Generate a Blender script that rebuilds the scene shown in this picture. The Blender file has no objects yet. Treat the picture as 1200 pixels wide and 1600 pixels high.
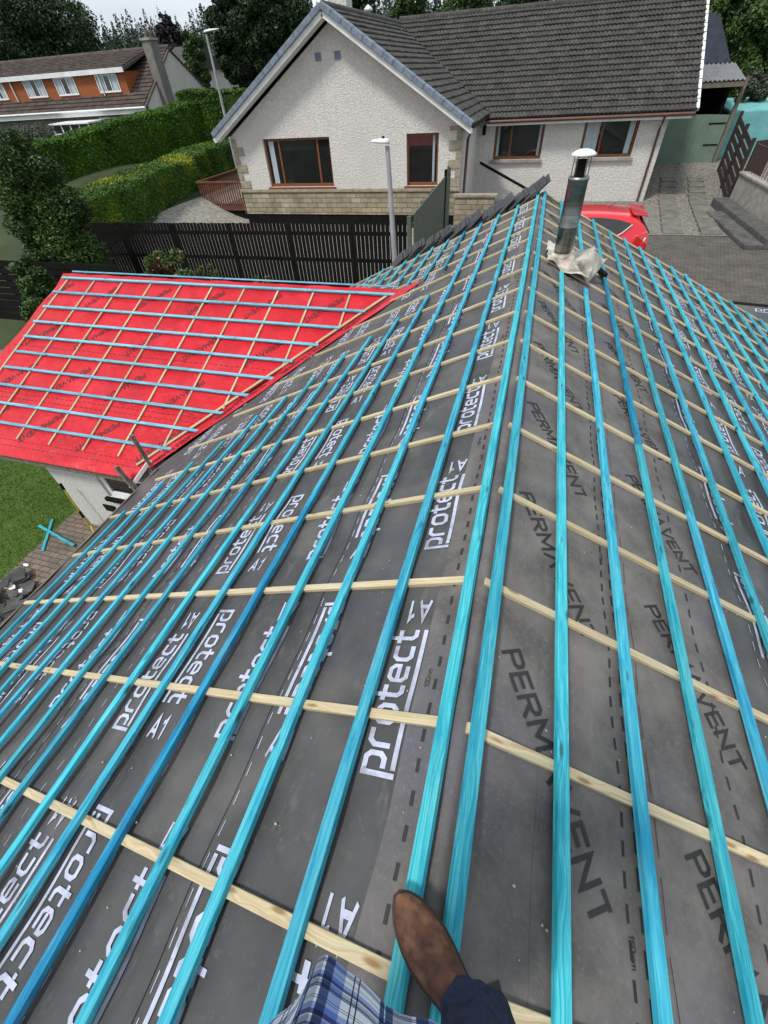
import bpy, bmesh, math, random
import numpy as np
from mathutils import Vector, Matrix
random.seed(7); rng = np.random.default_rng(7)
R_ = math.radians
sc = bpy.context.scene
COL = sc.collection

# ------------------------------------------------------------------ camera
CR = ((0.95928372, 0.16816355, -0.2269268), (0.27808512, -0.70294092, 0.65463175), (-0.04943094, -0.69108254, -0.72108356))
CAMZ = 5.7
FPX = 653.2
cd = bpy.data.cameras.new('camera'); cam = bpy.data.objects.new('camera', cd); COL.objects.link(cam)
cd.sensor_fit = 'HORIZONTAL'; cd.sensor_width = 36; cd.lens = FPX / 1200 * 36; cd.clip_start = 0.02; cd.clip_end = 2000
cam.matrix_world = Matrix(((CR[0][0], -CR[0][1], -CR[0][2], 0), (CR[1][0], -CR[1][1], -CR[1][2], 0), (CR[2][0], -CR[2][1], -CR[2][2], CAMZ), (0, 0, 0, 1)))
sc.camera = cam

# ------------------------------------------------------------------ light
SUN_EL, SUN_AZ = R_(58), R_(215)      # azimuth measured from +Y clockwise
w = bpy.data.worlds.new('World'); sc.world = w; w.use_nodes = True
nt = w.node_tree; nt.nodes.clear()
out = nt.nodes.new('ShaderNodeOutputWorld'); bg = nt.nodes.new('ShaderNodeBackground')
sky = nt.nodes.new('ShaderNodeTexSky'); sky.sky_type = 'NISHITA'; sky.sun_disc = False
sky.sun_elevation = SUN_EL; sky.sun_rotation = SUN_AZ; sky.air_density = 1.0; sky.dust_density = 3.0
tc = nt.nodes.new('ShaderNodeTexCoord'); mp = nt.nodes.new('ShaderNodeMapping'); mp.inputs['Scale'].default_value = (1, 1, 3)
nz = nt.nodes.new('ShaderNodeTexNoise'); nz.inputs['Scale'].default_value = 2.2; nz.inputs['Detail'].default_value = 6
rp = nt.nodes.new('ShaderNodeValToRGB'); rp.color_ramp.elements[0].position = 0.3; rp.color_ramp.elements[1].position = 0.7
rp.color_ramp.elements[0].color = (5.6, 6.6, 7.6, 1); rp.color_ramp.elements[1].color = (10.5, 11.0, 11.4, 1)
mx = nt.nodes.new('ShaderNodeMix'); mx.data_type = 'RGBA'; mx.inputs[0].default_value = 0.82
nt.links.new(tc.outputs['Generated'], mp.inputs['Vector']); nt.links.new(mp.outputs[0], nz.inputs['Vector'])
nt.links.new(nz.outputs[0], rp.inputs[0]); nt.links.new(sky.outputs[0], mx.inputs[6]); nt.links.new(rp.outputs[0], mx.inputs[7])
nt.links.new(mx.outputs[2], bg.inputs[0]); bg.inputs[1].default_value = 0.080
nt.links.new(bg.outputs[0], out.inputs[0])
sd = bpy.data.lights.new('sun', 'SUN'); sd.energy = 2.2; sd.angle = R_(10); sd.color = (1, 0.96, 0.9)
sun = bpy.data.objects.new('sun', sd); COL.objects.link(sun)
sdir = Vector((math.sin(SUN_AZ) * math.cos(SUN_EL), math.cos(SUN_AZ) * math.cos(SUN_EL), math.sin(SUN_EL)))
sun.rotation_euler = (-sdir).to_track_quat('-Z', 'Y').to_euler(); sun.location = (0, 0, 30)
sc.view_settings.view_transform = 'Standard'; sc.view_settings.look = 'None'; sc.view_settings.exposure = 0.5; sc.view_settings.gamma = 1
sc.render.engine = 'CYCLES'

# ------------------------------------------------------------------ helpers
def ray(px, py):
    v = ((px - 600) / FPX, (py - 800) / FPX, 1.0)
    return Vector([sum(CR[i][j] * v[j] for j in range(3)) for i in range(3)])
def at(px, py, Y):
    d = ray(px, py); d = d * (Y / d.y); return Vector((d.x, d.y, d.z + CAMZ))
def atz(px, py, Z):
    d = ray(px, py); d = d * ((Z - CAMZ) / d.z); return Vector((d.x, d.y, d.z + CAMZ))

def tag(o, label=None, cat=None, group=None, kind=None):
    if label: o['label'] = label
    if cat: o['category'] = cat
    if group: o['group'] = group
    if kind: o['kind'] = kind
    return o
def thing(name, label, cat, loc=(0, 0, 0), group=None, rz=0):
    o = bpy.data.objects.new(name, None); COL.objects.link(o); o.location = loc; o.rotation_euler = (0, 0, rz)
    o.empty_display_size = 0.2
    return tag(o, label, cat, group)
def wm(o):
    L = o.matrix_basis
    return L if o.parent is None else wm(o.parent) @ o.matrix_parent_inverse @ L
def place(o, parent):
    """parent o without moving it (its data is in world coordinates)"""
    if parent is not None:
        o.parent = parent; o.matrix_parent_inverse = wm(parent).inverted()
    return o
class MB:
    """collects vertices and faces, in world coordinates"""
    def __init__(s): s.v = []; s.f = []; s.m = []; s.sm = []
    def add(s, vs, fs, mi=0, smooth=False):
        n = len(s.v); s.v += [tuple(v) for v in vs]; s.f += [tuple(i + n for i in f) for f in fs]
        s.m += [mi] * len(fs); s.sm += [smooth] * len(fs); return s
    def hexa(s, p, mi=0):       # 8 points: bottom 4, top 4
        return s.add(p, [(3, 2, 1, 0), (4, 5, 6, 7), (0, 1, 5, 4), (1, 2, 6, 5), (2, 3, 7, 6), (3, 0, 4, 7)], mi)
    def box(s, x0, x1, y0, y1, z0, z1, mi=0):
        if x0 > x1: x0, x1 = x1, x0
        if y0 > y1: y0, y1 = y1, y0
        if z0 > z1: z0, z1 = z1, z0
        return s.hexa([(x0, y0, z0), (x1, y0, z0), (x1, y1, z0), (x0, y1, z0), (x0, y0, z1), (x1, y0, z1), (x1, y1, z1), (x0, y1, z1)], mi)
    def bar(s, a, b, wd, th, up=(0, 0, 1), mi=0):   # box beam between a and b
        a = Vector(a); b = Vector(b); d = (b - a).normalized(); side = d.cross(Vector(up))
        if side.length < 1e-5: side = d.cross(Vector((1, 0, 0)))
        side.normalize(); u = side.cross(d).normalized()
        o = []
        for p in (a, b):
            for i, j in ((-1, -1), (1, -1), (1, 1), (-1, 1)): o.append(p + side * (i * wd / 2) + u * (j * th / 2))
        return s.add(o, [(0, 1, 2, 3), (7, 6, 5, 4), (0, 4, 5, 1), (1, 5, 6, 2), (2, 6, 7, 3), (3, 7, 4, 0)], mi)
    def tube(s, pts, rad, n=12, mi=0, cap=True, sq=1.0):
        pts = [Vector(p) for p in pts]
        if not hasattr(rad, '__len__'): rad = [rad] * len(pts)
        vs = []; fs = []; ref = Vector((0, 0, 1))
        for i, p in enumerate(pts):
            d = (pts[min(i + 1, len(pts) - 1)] - pts[max(i - 1, 0)]).normalized()
            if abs(d.dot(ref)) > 0.95: r2 = Vector((1, 0, 0))
            else: r2 = ref
            a = d.cross(r2).normalized(); b = a.cross(d)
            for k in range(n):
                t = 2 * math.pi * k / n; vs.append(p + a * (rad[i] * math.cos(t)) + b * (rad[i] * sq * math.sin(t)))
        for i in range(len(pts) - 1):
            for k in range(n): fs.append((i * n + k, i * n + (k + 1) % n, (i + 1) * n + (k + 1) % n, (i + 1) * n + k))
        s.add(vs, fs, mi, True)
        if cap: s.add([vs[k] for k in range(n)], [tuple(range(n))[::-1]], mi); s.add([vs[-n + k] for k in range(n)], [tuple(range(n))], mi)
        return s
    def lathe(s, c, prof, n=24, mi=0, axis=None):
        c = Vector(c); vs = []; fs = []
        ax = Vector(axis).normalized() if axis else Vector((0, 0, 1)); q = Vector((0, 0, 1)).rotation_difference(ax)
        for r, z in prof:
            for k in range(n):
                t = 2 * math.pi * k / n; vs.append(c + q @ Vector((r * math.cos(t), r * math.sin(t), z)))
        for i in range(len(prof) - 1):
            for k in range(n): fs.append((i * n + k, i * n + (k + 1) % n, (i + 1) * n + (k + 1) % n, (i + 1) * n + k))
        return s.add(vs, fs, mi, True)
    def prism(s, poly, d, mi=0):   # poly: list of 3D points, d: extrusion vector
        n = len(poly); d = Vector(d); a = [Vector(p) for p in poly]; b = [p + d for p in a]
        return s.add(a + b, [tuple(range(n))[::-1], tuple(range(n, 2 * n))] + [(i, (i + 1) % n, n + (i + 1) % n, n + i) for i in range(n)], mi)
    def build(s, name, mats, parent=None, bevel=0, fix=True):
        me = bpy.data.meshes.new(name); me.from_pydata(s.v, [], s.f)
        mats = mats if isinstance(mats, (list, tuple)) else [mats]
        for m in mats: me.materials.append(m)
        me.polygons.foreach_set('material_index', s.m); me.polygons.foreach_set('use_smooth', s.sm)
        if fix:
            bm = bmesh.new(); bm.from_mesh(me); bmesh.ops.recalc_face_normals(bm, faces=bm.faces); bm.to_mesh(me); bm.free()
        me.update()
        o = bpy.data.objects.new(name, me); COL.objects.link(o); place(o, parent)
        if bevel:
            b = o.modifiers.new('bevel', 'BEVEL'); b.width = bevel; b.segments = 2; b.limit_method = 'ANGLE'
        return o
def big(name, V, F4, mats, parent=None, mi=None, smooth=False):
    """fast quad mesh from numpy arrays"""
    me = bpy.data.meshes.new(name); V = np.asarray(V, dtype=np.float32); F4 = np.asarray(F4, dtype=np.int32)
    me.vertices.add(len(V)); me.vertices.foreach_set('co', V.ravel())
    me.loops.add(F4.size); me.loops.foreach_set('vertex_index', F4.ravel())
    k = F4.shape[1]
    me.polygons.add(len(F4)); me.polygons.foreach_set('loop_start', np.arange(len(F4), dtype=np.int32) * k)
    mats = mats if isinstance(mats, (list, tuple)) else [mats]
    for m in mats: me.materials.append(m)
    if mi is not None: me.polygons.foreach_set('material_index', np.asarray(mi, dtype=np.int32))
    me.polygons.foreach_set('use_smooth', np.full(len(F4), smooth))
    me.update(calc_edges=True); me.validate()
    o = bpy.data.objects.new(name, me); COL.objects.link(o); place(o, parent); return o
def grid(name, fn, nu, nv, mats, parent=None, smooth=True):
    V = [fn(i / nu, j / nv) for j in range(nv + 1) for i in range(nu + 1)]
    F = [(j * (nu + 1) + i, j * (nu + 1) + i + 1, (j + 1) * (nu + 1) + i + 1, (j + 1) * (nu + 1) + i) for j in range(nv) for i in range(nu)]
    return big(name, V, F, mats, parent, smooth=smooth)

# ------------------------------------------------------------------ materials
def N(nt, t, **kw):
    n = nt.nodes.new(t)
    for k, v in kw.items():
        if k in n.inputs: n.inputs[k].default_value = v
        else: setattr(n, k, v)
    return n
def mat(name, c1, c2=None, scuff=None, island=0, scale=8, detail=5, rough=0.8, bump=0.0, bscale=None, stretch=(1, 1, 1), metal=0, coord='Object', c3=None, s3=1.0, lo=0.35, hi=0.65, rand=0, spec=0.5, bdist=0.01, coat=0, alpha=None):
    m = bpy.data.materials.new(name); m.use_nodes = True; nt = m.node_tree; L = nt.links.new
    b = nt.nodes['Principled BSDF']; b.inputs['Roughness'].default_value = rough; b.inputs['Metallic'].default_value = metal
    b.inputs['Specular IOR Level'].default_value = spec
    if coat: b.inputs['Coat Weight'].default_value = coat
    c2 = c2 or c1
    tc = N(nt, 'ShaderNodeTexCoord'); mp = N(nt, 'ShaderNodeMapping', Scale=stretch); L(tc.outputs[coord], mp.inputs[0])
    nz = N(nt, 'ShaderNodeTexNoise', Scale=scale, Detail=detail, Roughness=0.6); L(mp.outputs[0], nz.inputs['Vector'])
    mr = N(nt, 'ShaderNodeMapRange'); mr.inputs[1].default_value = lo; mr.inputs[2].default_value = hi; L(nz.outputs[0], mr.inputs[0])
    mx = N(nt, 'ShaderNodeMix', data_type='RGBA'); mx.inputs[6].default_value = (*c1, 1); mx.inputs[7].default_value = (*c2, 1); L(mr.outputs[0], mx.inputs[0])
    col = mx.outputs[2]
    if c3:
        n3 = N(nt, 'ShaderNodeTexNoise', Scale=s3, Detail=4); L(mp.outputs[0], n3.inputs['Vector'])
        r3 = N(nt, 'ShaderNodeMapRange'); r3.inputs[1].default_value = 0.5; r3.inputs[2].default_value = 0.72; L(n3.outputs[0], r3.inputs[0])
        m3 = N(nt, 'ShaderNodeMix', data_type='RGBA'); L(r3.outputs[0], m3.inputs[0]); L(col, m3.inputs[6]); m3.inputs[7].default_value = (*c3, 1); col = m3.outputs[2]
    if island:
        gi = N(nt, 'ShaderNodeNewGeometry'); hi_ = N(nt, 'ShaderNodeHueSaturation'); ri = N(nt, 'ShaderNodeMapRange'); ri.inputs[3].default_value = 1 - island; ri.inputs[4].default_value = 1 + island
        L(gi.outputs['Random Per Island'], ri.inputs[0]); L(ri.outputs[0], hi_.inputs['Value']); L(col, hi_.inputs['Color']); col = hi_.outputs[0]
    if scuff:
        for (sc_, st_, lo_, hi_, cc) in scuff:
            m4 = N(nt, 'ShaderNodeMapping', Scale=st_); L(tc.outputs[coord], m4.inputs[0]); n4 = N(nt, 'ShaderNodeTexNoise', Scale=sc_, Detail=7, Roughness=0.72); L(m4.outputs[0], n4.inputs['Vector'])
            r4 = N(nt, 'ShaderNodeMapRange'); r4.inputs[1].default_value = lo_; r4.inputs[2].default_value = hi_; r4.inputs[4].default_value = 0.85; L(n4.outputs[0], r4.inputs[0])
            x4 = N(nt, 'ShaderNodeMix', data_type='RGBA'); L(r4.outputs[0], x4.inputs[0]); L(col, x4.inputs[6]); x4.inputs[7].default_value = (*cc, 1); col = x4.outputs[2]
    if rand:
        oi = N(nt, 'ShaderNodeObjectInfo'); hs = N(nt, 'ShaderNodeHueSaturation'); r2 = N(nt, 'ShaderNodeMapRange')
        r2.inputs[3].default_value = 1 - rand; r2.inputs[4].default_value = 1 + rand; L(oi.outputs['Random'], r2.inputs[0]); L(r2.outputs[0], hs.inputs['Value']); L(col, hs.inputs['Color']); col = hs.outputs[0]
    L(col, b.inputs['Base Color'])
    if bump:
        nb = N(nt, 'ShaderNodeTexNoise', Scale=bscale or scale * 3, Detail=6); L(mp.outputs[0], nb.inputs['Vector'])
        bp = N(nt, 'ShaderNodeBump', Strength=bump, Distance=bdist); L(nb.outputs[0], bp.inputs['Height']); L(bp.outputs[0], b.inputs['Normal'])
    return m
def leafmat(name, dark, light, yellow=None, ys=0.5, rough=0.55):
    """each leaf card gets its own tone"""
    m = bpy.data.materials.new(name); m.use_nodes = True; nt = m.node_tree; L = nt.links.new
    b = nt.nodes['Principled BSDF']; b.inputs['Roughness'].default_value = rough; b.inputs['Specular IOR Level'].default_value = 0.3
    g = N(nt, 'ShaderNodeNewGeometry'); tc = N(nt, 'ShaderNodeTexCoord')
    nz = N(nt, 'ShaderNodeTexNoise', Scale=0.9, Detail=3); L(tc.outputs['Object'], nz.inputs['Vector'])
    ad = N(nt, 'ShaderNodeMath', operation='MULTIPLY_ADD'); L(g.outputs['Random Per Island'], ad.inputs[0]); ad.inputs[1].default_value = 0.6
    ml = N(nt, 'ShaderNodeMath', operation='MULTIPLY_ADD'); L(nz.outputs[0], ml.inputs[0]); ml.inputs[1].default_value = 1.6; ml.inputs[2].default_value = -0.6; L(ml.outputs[0], ad.inputs[2])
    mx = N(nt, 'ShaderNodeMix', data_type='RGBA', clamp_factor=True); L(ad.outputs[0], mx.inputs[0]); mx.inputs[6].default_value = (*dark, 1); mx.inputs[7].default_value = (*light, 1)
    col = mx.outputs[2]
    if yellow:
        n3 = N(nt, 'ShaderNodeTexNoise', Scale=ys, Detail=2); L(tc.outputs['Object'], n3.inputs['Vector'])
        r3 = N(nt, 'ShaderNodeMapRange'); r3.inputs[1].default_value = 0.52; r3.inputs[2].default_value = 0.66; r3.inputs[4].default_value = .8; L(n3.outputs[0], r3.inputs[0])
        m3 = N(nt, 'ShaderNodeMix', data_type='RGBA'); L(r3.outputs[0], m3.inputs[0]); L(col, m3.inputs[6]); m3.inputs[7].default_value = (*yellow, 1); col = m3.outputs[2]
    L(col, b.inputs['Base Color'])
    return m
def woodmat(name, cA, cB, cDark, knot=(0.03, 0.12, 0.14), rand=0.2, rough=0.8, hue=0.0, stretch=1.0):
    """grain runs along local X; every piece has its own seed"""
    m = bpy.data.materials.new(name); m.use_nodes = True; nt = m.node_tree; L = nt.links.new
    b = nt.nodes['Principled BSDF']; b.inputs['Roughness'].default_value = rough; b.inputs['Specular IOR Level'].default_value = 0.2
    tc = N(nt, 'ShaderNodeTexCoord'); oi = N(nt, 'ShaderNodeObjectInfo')
    of = N(nt, 'ShaderNodeVectorMath', operation='MULTIPLY_ADD'); L(tc.outputs['Object'], of.inputs[0]); of.inputs[1].default_value = (1, 1, 1)
    cx = N(nt, 'ShaderNodeCombineXYZ'); s = N(nt, 'ShaderNodeMath', operation='MULTIPLY'); L(oi.outputs['Random'], s.inputs[0]); s.inputs[1].default_value = 60
    L(s.outputs[0], cx.inputs[0]); L(s.outputs[0], cx.inputs[1]); L(cx.outputs[0], of.inputs[2])
    # knots bend the grain
    kv = N(nt, 'ShaderNodeMapping', Scale=(4.6, 17, 9)); L(of.outputs[0], kv.inputs[0])
    vo = N(nt, 'ShaderNodeTexVoronoi', Scale=1.0); L(kv.outputs[0], vo.inputs['Vector'])
    kr = N(nt, 'ShaderNodeMapRange'); kr.inputs[1].default_value = 0.08; kr.inputs[2].default_value = 0.18; kr.inputs[3].default_value = 1; kr.inputs[4].default_value = 0; L(vo.outputs['Distance'], kr.inputs[0])
    kw = N(nt, 'ShaderNodeMapRange'); kw.inputs[1].default_value = 0.12; kw.inputs[2].default_value = 0.55; kw.inputs[3].default_value = 1; kw.inputs[4].default_value = 0; L(vo.outputs['Distance'], kw.inputs[0])
    gm = N(nt, 'ShaderNodeMapping', Scale=(2.2, 120, 120)); L(of.outputs[0], gm.inputs[0])
    ga = N(nt, 'ShaderNodeVectorMath', operation='ADD'); L(gm.outputs[0], ga.inputs[0])
    kc = N(nt, 'ShaderNodeCombineXYZ'); ks = N(nt, 'ShaderNodeMath', operation='MULTIPLY'); L(kw.outputs[0], ks.inputs[0]); ks.inputs[1].default_value = 2.2; L(ks.outputs[0], kc.inputs[1]); L(kc.outputs[0], ga.inputs[1])
    g = N(nt, 'ShaderNodeTexNoise', Scale=1.0, Detail=5, Roughness=0.65); L(ga.outputs[0], g.inputs['Vector'])
    gr = N(nt, 'ShaderNodeMapRange'); gr.inputs[1].default_value = 0.37; gr.inputs[2].default_value = 0.64; L(g.outputs[0], gr.inputs[0])
    mx = N(nt, 'ShaderNodeMix', data_type='RGBA'); L(gr.outputs[0], mx.inputs[0]); mx.inputs[6].default_value = (*cA, 1); mx.inputs[7].default_value = (*cB, 1)
    # blotches of stain
    bm_ = N(nt, 'ShaderNodeMapping', Scale=(2.6, 16, 16)); L(of.outputs[0], bm_.inputs[0])
    bn = N(nt, 'ShaderNodeTexNoise', Scale=1.7, Detail=7, Roughness=0.6); L(bm_.outputs[0], bn.inputs['Vector'])
    br = N(nt, 'ShaderNodeMapRange'); br.inputs[1].default_value = 0.47; br.inputs[2].default_value = 0.66; br.inputs[4].default_value = 0.8; L(bn.outputs[0], br.inputs[0])
    m2 = N(nt, 'ShaderNodeMix', data_type='RGBA'); L(br.outputs[0], m2.inputs[0]); L(mx.outputs[2], m2.inputs[6]); m2.inputs[7].default_value = (*cDark, 1)
    wn_ = N(nt, 'ShaderNodeTexNoise', Scale=5.0, Detail=8, Roughness=0.75); wm_ = N(nt, 'ShaderNodeMapping', Scale=(.7, 5, 5)); L(of.outputs[0], wm_.inputs[0]); L(wm_.outputs[0], wn_.inputs['Vector'])
    wr_ = N(nt, 'ShaderNodeMapRange'); wr_.inputs[1].default_value = 0.54; wr_.inputs[2].default_value = 0.72; wr_.inputs[4].default_value = .55; L(wn_.outputs[0], wr_.inputs[0])
    mw_ = N(nt, 'ShaderNodeMix', data_type='RGBA'); L(wr_.outputs[0], mw_.inputs[0]); L(m2.outputs[2], mw_.inputs[6]); mw_.inputs[7].default_value = (cA[0] * .5 + .16, cA[1] * .75 + .12, cA[2] * .7 + .10, 1); m2 = mw_
    m3 = N(nt, 'ShaderNodeMix', data_type='RGBA'); L(kr.outputs[0], m3.inputs[0]); L(m2.outputs[2], m3.inputs[6]); m3.inputs[7].default_value = (*knot, 1)
    hs = N(nt, 'ShaderNodeHueSaturation'); r2 = N(nt, 'ShaderNodeMapRange'); r2.inputs[3].default_value = 1 - rand; r2.inputs[4].default_value = 1 + rand
    L(oi.outputs['Random'], r2.inputs[0]); L(r2.outputs[0], hs.inputs['Value']); L(m3.outputs[2], hs.inputs['Color'])
    if hue:
        r4 = N(nt, 'ShaderNodeMath', operation='MULTIPLY'); L(oi.outputs['Random'], r4.inputs[0]); r4.inputs[1].default_value = 7.31
        r5 = N(nt, 'ShaderNodeMath', operation='FRACT'); L(r4.outputs[0], r5.inputs[0]); r6 = N(nt, 'ShaderNodeMapRange'); r6.inputs[3].default_value = 0.5 - hue; r6.inputs[4].default_value = 0.5 + hue
        L(r5.outputs[0], r6.inputs[0]); L(r6.outputs[0], hs.inputs['Hue'])
    L(hs.outputs[0], b.inputs['Base Color'])
    bp = N(nt, 'ShaderNodeBump', Strength=0.6, Distance=0.003); L(g.outputs[0], bp.inputs['Height']); L(bp.outputs[0], b.inputs['Normal'])
    return m
def brickmat(name, c1, c2, mortar, bw, bh, ms=0.006, rough=0.9, coord='Object', rot=(0, 0, 0), bump=0.5, offset=0.5, noise=0.35):
    m = bpy.data.materials.new(name); m.use_nodes = True; nt = m.node_tree; L = nt.links.new
    b = nt.nodes['Principled BSDF']; b.inputs['Roughness'].default_value = rough
    tc = N(nt, 'ShaderNodeTexCoord'); mp = N(nt, 'ShaderNodeMapping'); mp.inputs['Rotation'].default_value = rot; L(tc.outputs[coord], mp.inputs[0])
    wn = N(nt, 'ShaderNodeTexNoise', Scale=9.0); L(mp.outputs[0], wn.inputs['Vector'])
    wa = N(nt, 'ShaderNodeVectorMath', operation='MULTIPLY_ADD'); L(wn.outputs['Color'], wa.inputs[0]); wa.inputs[1].default_value = (0.012, 0.012, 0.0); L(mp.outputs[0], wa.inputs[2])
    br = N(nt, 'ShaderNodeTexBrick', Scale=1.0); L(wa.outputs[0], br.inputs['Vector'])
    br.inputs['Color1'].default_value = (*c1, 1); br.inputs['Color2'].default_value = (*c2, 1); br.inputs['Mortar'].default_value = (*mortar, 1)
    br.inputs['Mortar Size'].default_value = ms; br.inputs['Brick Width'].default_value = bw; br.inputs['Row Height'].default_value = bh; br.inputs['Mortar Smooth'].default_value = 0.3; br.offset = offset
    nz = N(nt, 'ShaderNodeTexNoise', Scale=2.2, Detail=8, Roughness=0.7); L(mp.outputs[0], nz.inputs['Vector'])
    mr = N(nt, 'ShaderNodeMapRange'); mr.inputs[1].default_value = 0.3; mr.inputs[2].default_value = 0.7; mr.inputs[3].default_value = 1 - noise; mr.inputs[4].default_value = 1 + noise; L(nz.outputs[0], mr.inputs[0])
    mu = N(nt, 'ShaderNodeVectorMath', operation='SCALE'); L(br.outputs[0], mu.inputs[0]); L(mr.outputs[0], mu.inputs['Scale'])
    L(mu.outputs[0], b.inputs['Base Color'])
    n2 = N(nt, 'ShaderNodeTexNoise', Scale=30.0, Detail=5); L(mp.outputs[0], n2.inputs['Vector'])
    sb = N(nt, 'ShaderNodeMath', operation='MULTIPLY_ADD'); L(br.outputs['Fac'], sb.inputs[0]); sb.inputs[1].default_value = -1.0; L(n2.outputs[0], sb.inputs[2])
    bp = N(nt, 'ShaderNodeBump', Strength=bump, Distance=0.012); L(sb.outputs[0], bp.inputs['Height']); L(bp.outputs[0], b.inputs['Normal'])
    return m

M = {}
M['blue'] = woodmat('blue_treated_wood', (0.085, 0.46, 0.55), (0.016, 0.26, 0.36), (0.008, 0.21, 0.35), hue=0.014, rand=0.2)
M['blue_pale'] = woodmat('pale_blue_treated_wood', (0.22, 0.50, 0.58), (0.10, 0.33, 0.42), (0.06, 0.26, 0.42), hue=0.012, rand=0.14)
M['blue_deep'] = woodmat('deep_blue_treated_wood', (0.016, 0.22, 0.36), (0.008, 0.13, 0.25), (0.03, 0.32, 0.42), hue=0.01, rand=0.12)
M['pale'] = woodmat('pale_softwood', (0.55, 0.47, 0.31), (0.36, 0.28, 0.16), (0.44, 0.39, 0.28), knot=(0.27, 0.17, 0.08), rand=0.12)
M['membrane'] = mat('dark_membrane', (0.044, 0.045, 0.047), (0.076, 0.075, 0.076), scale=1.8, detail=10, rough=0.5, bump=0.8, bscale=3.2, c3=(0.105, 0.100, 0.096), s3=2.6, bdist=0.02, spec=0.35, scuff=[(3.2, (3, 1, 1), .58, .80, (.15, .145, .14)), (22, (1, 1, 1), .56, .80, (.12, .118, .112)), (60, (1, 1, 1), .69, .74, (.20, .20, .19)), (1.1, (1, 1, 1), .56, .75, (.060, .064, .085))])
M['fleece'] = mat('grey_fleece_membrane', (0.088, 0.083, 0.080), (0.160, 0.150, 0.142), scale=4.5, detail=12, rough=0.85, bump=0.8, bscale=4, c3=(0.098, 0.096, 0.118), s3=1.4, bdist=0.02, spec=0.2, scuff=[(55, (1, 1, 1), .52, .74, (.17, .16, .15)), (2.4, (5, .8, 1), .60, .82, (.19, .18, .175)), (75, (1, 1, 1), .70, .76, (.045, .043, .04))])
M['red'] = mat('red_membrane', (0.56, 0.010, 0.018), (0.44, 0.007, 0.015), scale=2.2, detail=8, rough=0.42, bump=1.0, bscale=4, c3=(0.60, 0.022, 0.040), s3=1.6, bdist=0.05, spec=0.3, scuff=[(1.3, (1, 1, 1), .52, .72, (.32, .006, .016)), (4, (1, 2, 1), .70, .78, (.75, .25, .22))])
M['print'] = mat('pale_print', (0.50, 0.53, 0.66), (0.36, 0.39, 0.50), scale=14, detail=6, rough=0.55, c3=(0.20, 0.21, 0.25), s3=9, scuff=[(40, (1, 1, 1), .58, .70, (.15, .15, .17))])
M['inkdark'] = mat('dark_print', (0.014, 0.014, 0.015), (0.022, 0.022, 0.023), scale=10, rough=0.7)
M['inkred'] = mat('dark_print_on_red', (0.03, 0.004, 0.006), (0.06, 0.005, 0.008), scale=10, rough=0.7)
M['harl'] = mat('white_harling', (0.66, 0.635, 0.60), (0.49, 0.47, 0.44), scale=18, detail=9, rough=0.95, bump=0.9, bscale=22, c3=(0.56, 0.535, 0.50), s3=0.5, lo=0.38, hi=0.7, bdist=0.04, scuff=[(1.1, (3.5, 3.5, .35), .60, .78, (.40, .385, .35))])
M['dash'] = mat('pebbledash', (0.62, 0.62, 0.59), (0.16, 0.16, 0.15), scale=60, detail=2, rough=0.95, bump=0.8, bscale=60, lo=0.48, hi=0.7)
M['stone'] = brickmat('sandstone_blocks', (0.36, 0.31, 0.22), (0.26, 0.22, 0.15), (0.14, 0.12, 0.09), 0.42, 0.16, ms=0.012, rot=(R_(90), 0, 0), bump=0.9)
M['quoin'] = mat('quoin_stone', (0.36, 0.32, 0.24), (0.24, 0.21, 0.15), scale=6, rough=0.95, bump=0.9, bscale=20, bdist=0.03)
M['tile'] = mat('concrete_roof_tile', (0.052, 0.048, 0.045), (0.029, 0.027, 0.025), scale=7, detail=8, rough=0.9, bump=0.5, bscale=40, c3=(0.095, 0.092, 0.085), s3=14, island=.26, scuff=[(3.0, (1, 1, 1), .62, .72, (.085, .09, .06)), (26, (1, 1, 1), .72, .76, (.24, .24, .21))])
M['tile_brown'] = mat('brown_roof_tile', (0.085, 0.062, 0.052), (0.05, 0.036, 0.032), scale=5, detail=8, rough=0.9, bump=0.5, bscale=30, c3=(0.11, 0.09, 0.08), s3=5, island=.3)
M['slate'] = mat('slate_tile', (0.050, 0.054, 0.060), (0.028, 0.030, 0.034), scale=8, rough=0.6, bump=0.4, bscale=40, rand=0.3)
M['verge'] = mat('blue_grey_verge_tile', (0.20, 0.25, 0.31), (0.13, 0.16, 0.21), scale=6, rough=0.8, bump=0.3)
M['white'] = mat('white_paint', (0.76, 0.77, 0.77), (0.62, 0.63, 0.62), scale=3, detail=8, rough=0.5)
M['upvc'] = mat('white_plastic', (0.80, 0.81, 0.82), (0.74, 0.75, 0.76), scale=3, rough=0.35)
M['brownwood'] = mat('stained_window_wood', (0.22, 0.07, 0.018), (0.13, 0.04, 0.012), scale=5, rough=0.5, stretch=(8, 8, 1))
M['gutter'] = mat('brown_gutter', (0.13, 0.06, 0.035), (0.09, 0.04, 0.025), scale=4, rough=0.45)
M['glass'] = mat('dark_glass', (0.012, 0.014, 0.014), (0.02, 0.022, 0.02), scale=1, rough=0.04, spec=0.8)
M['curtain'] = mat('curtain', (0.50, 0.56, 0.60), (0.30, 0.36, 0.40), scale=3, rough=0.9, stretch=(14, 14, 0.6))
M['black'] = mat('black_paint', (0.005, 0.005, 0.005), (0.011, 0.011, 0.010), scale=5, rough=0.9, bump=0.3, spec=0.12)
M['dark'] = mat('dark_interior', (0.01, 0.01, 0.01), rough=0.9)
M['greenfence'] = mat('green_fence_paint', (0.115, 0.145, 0.105), (0.075, 0.10, 0.07), scale=4, rough=0.8, stretch=(6, 6, 0.7), bump=0.3)
M['gategreen'] = mat('green_gate_paint', (0.15, 0.215, 0.165), (0.12, 0.175, 0.135), scale=2, rough=0.7)
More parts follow.
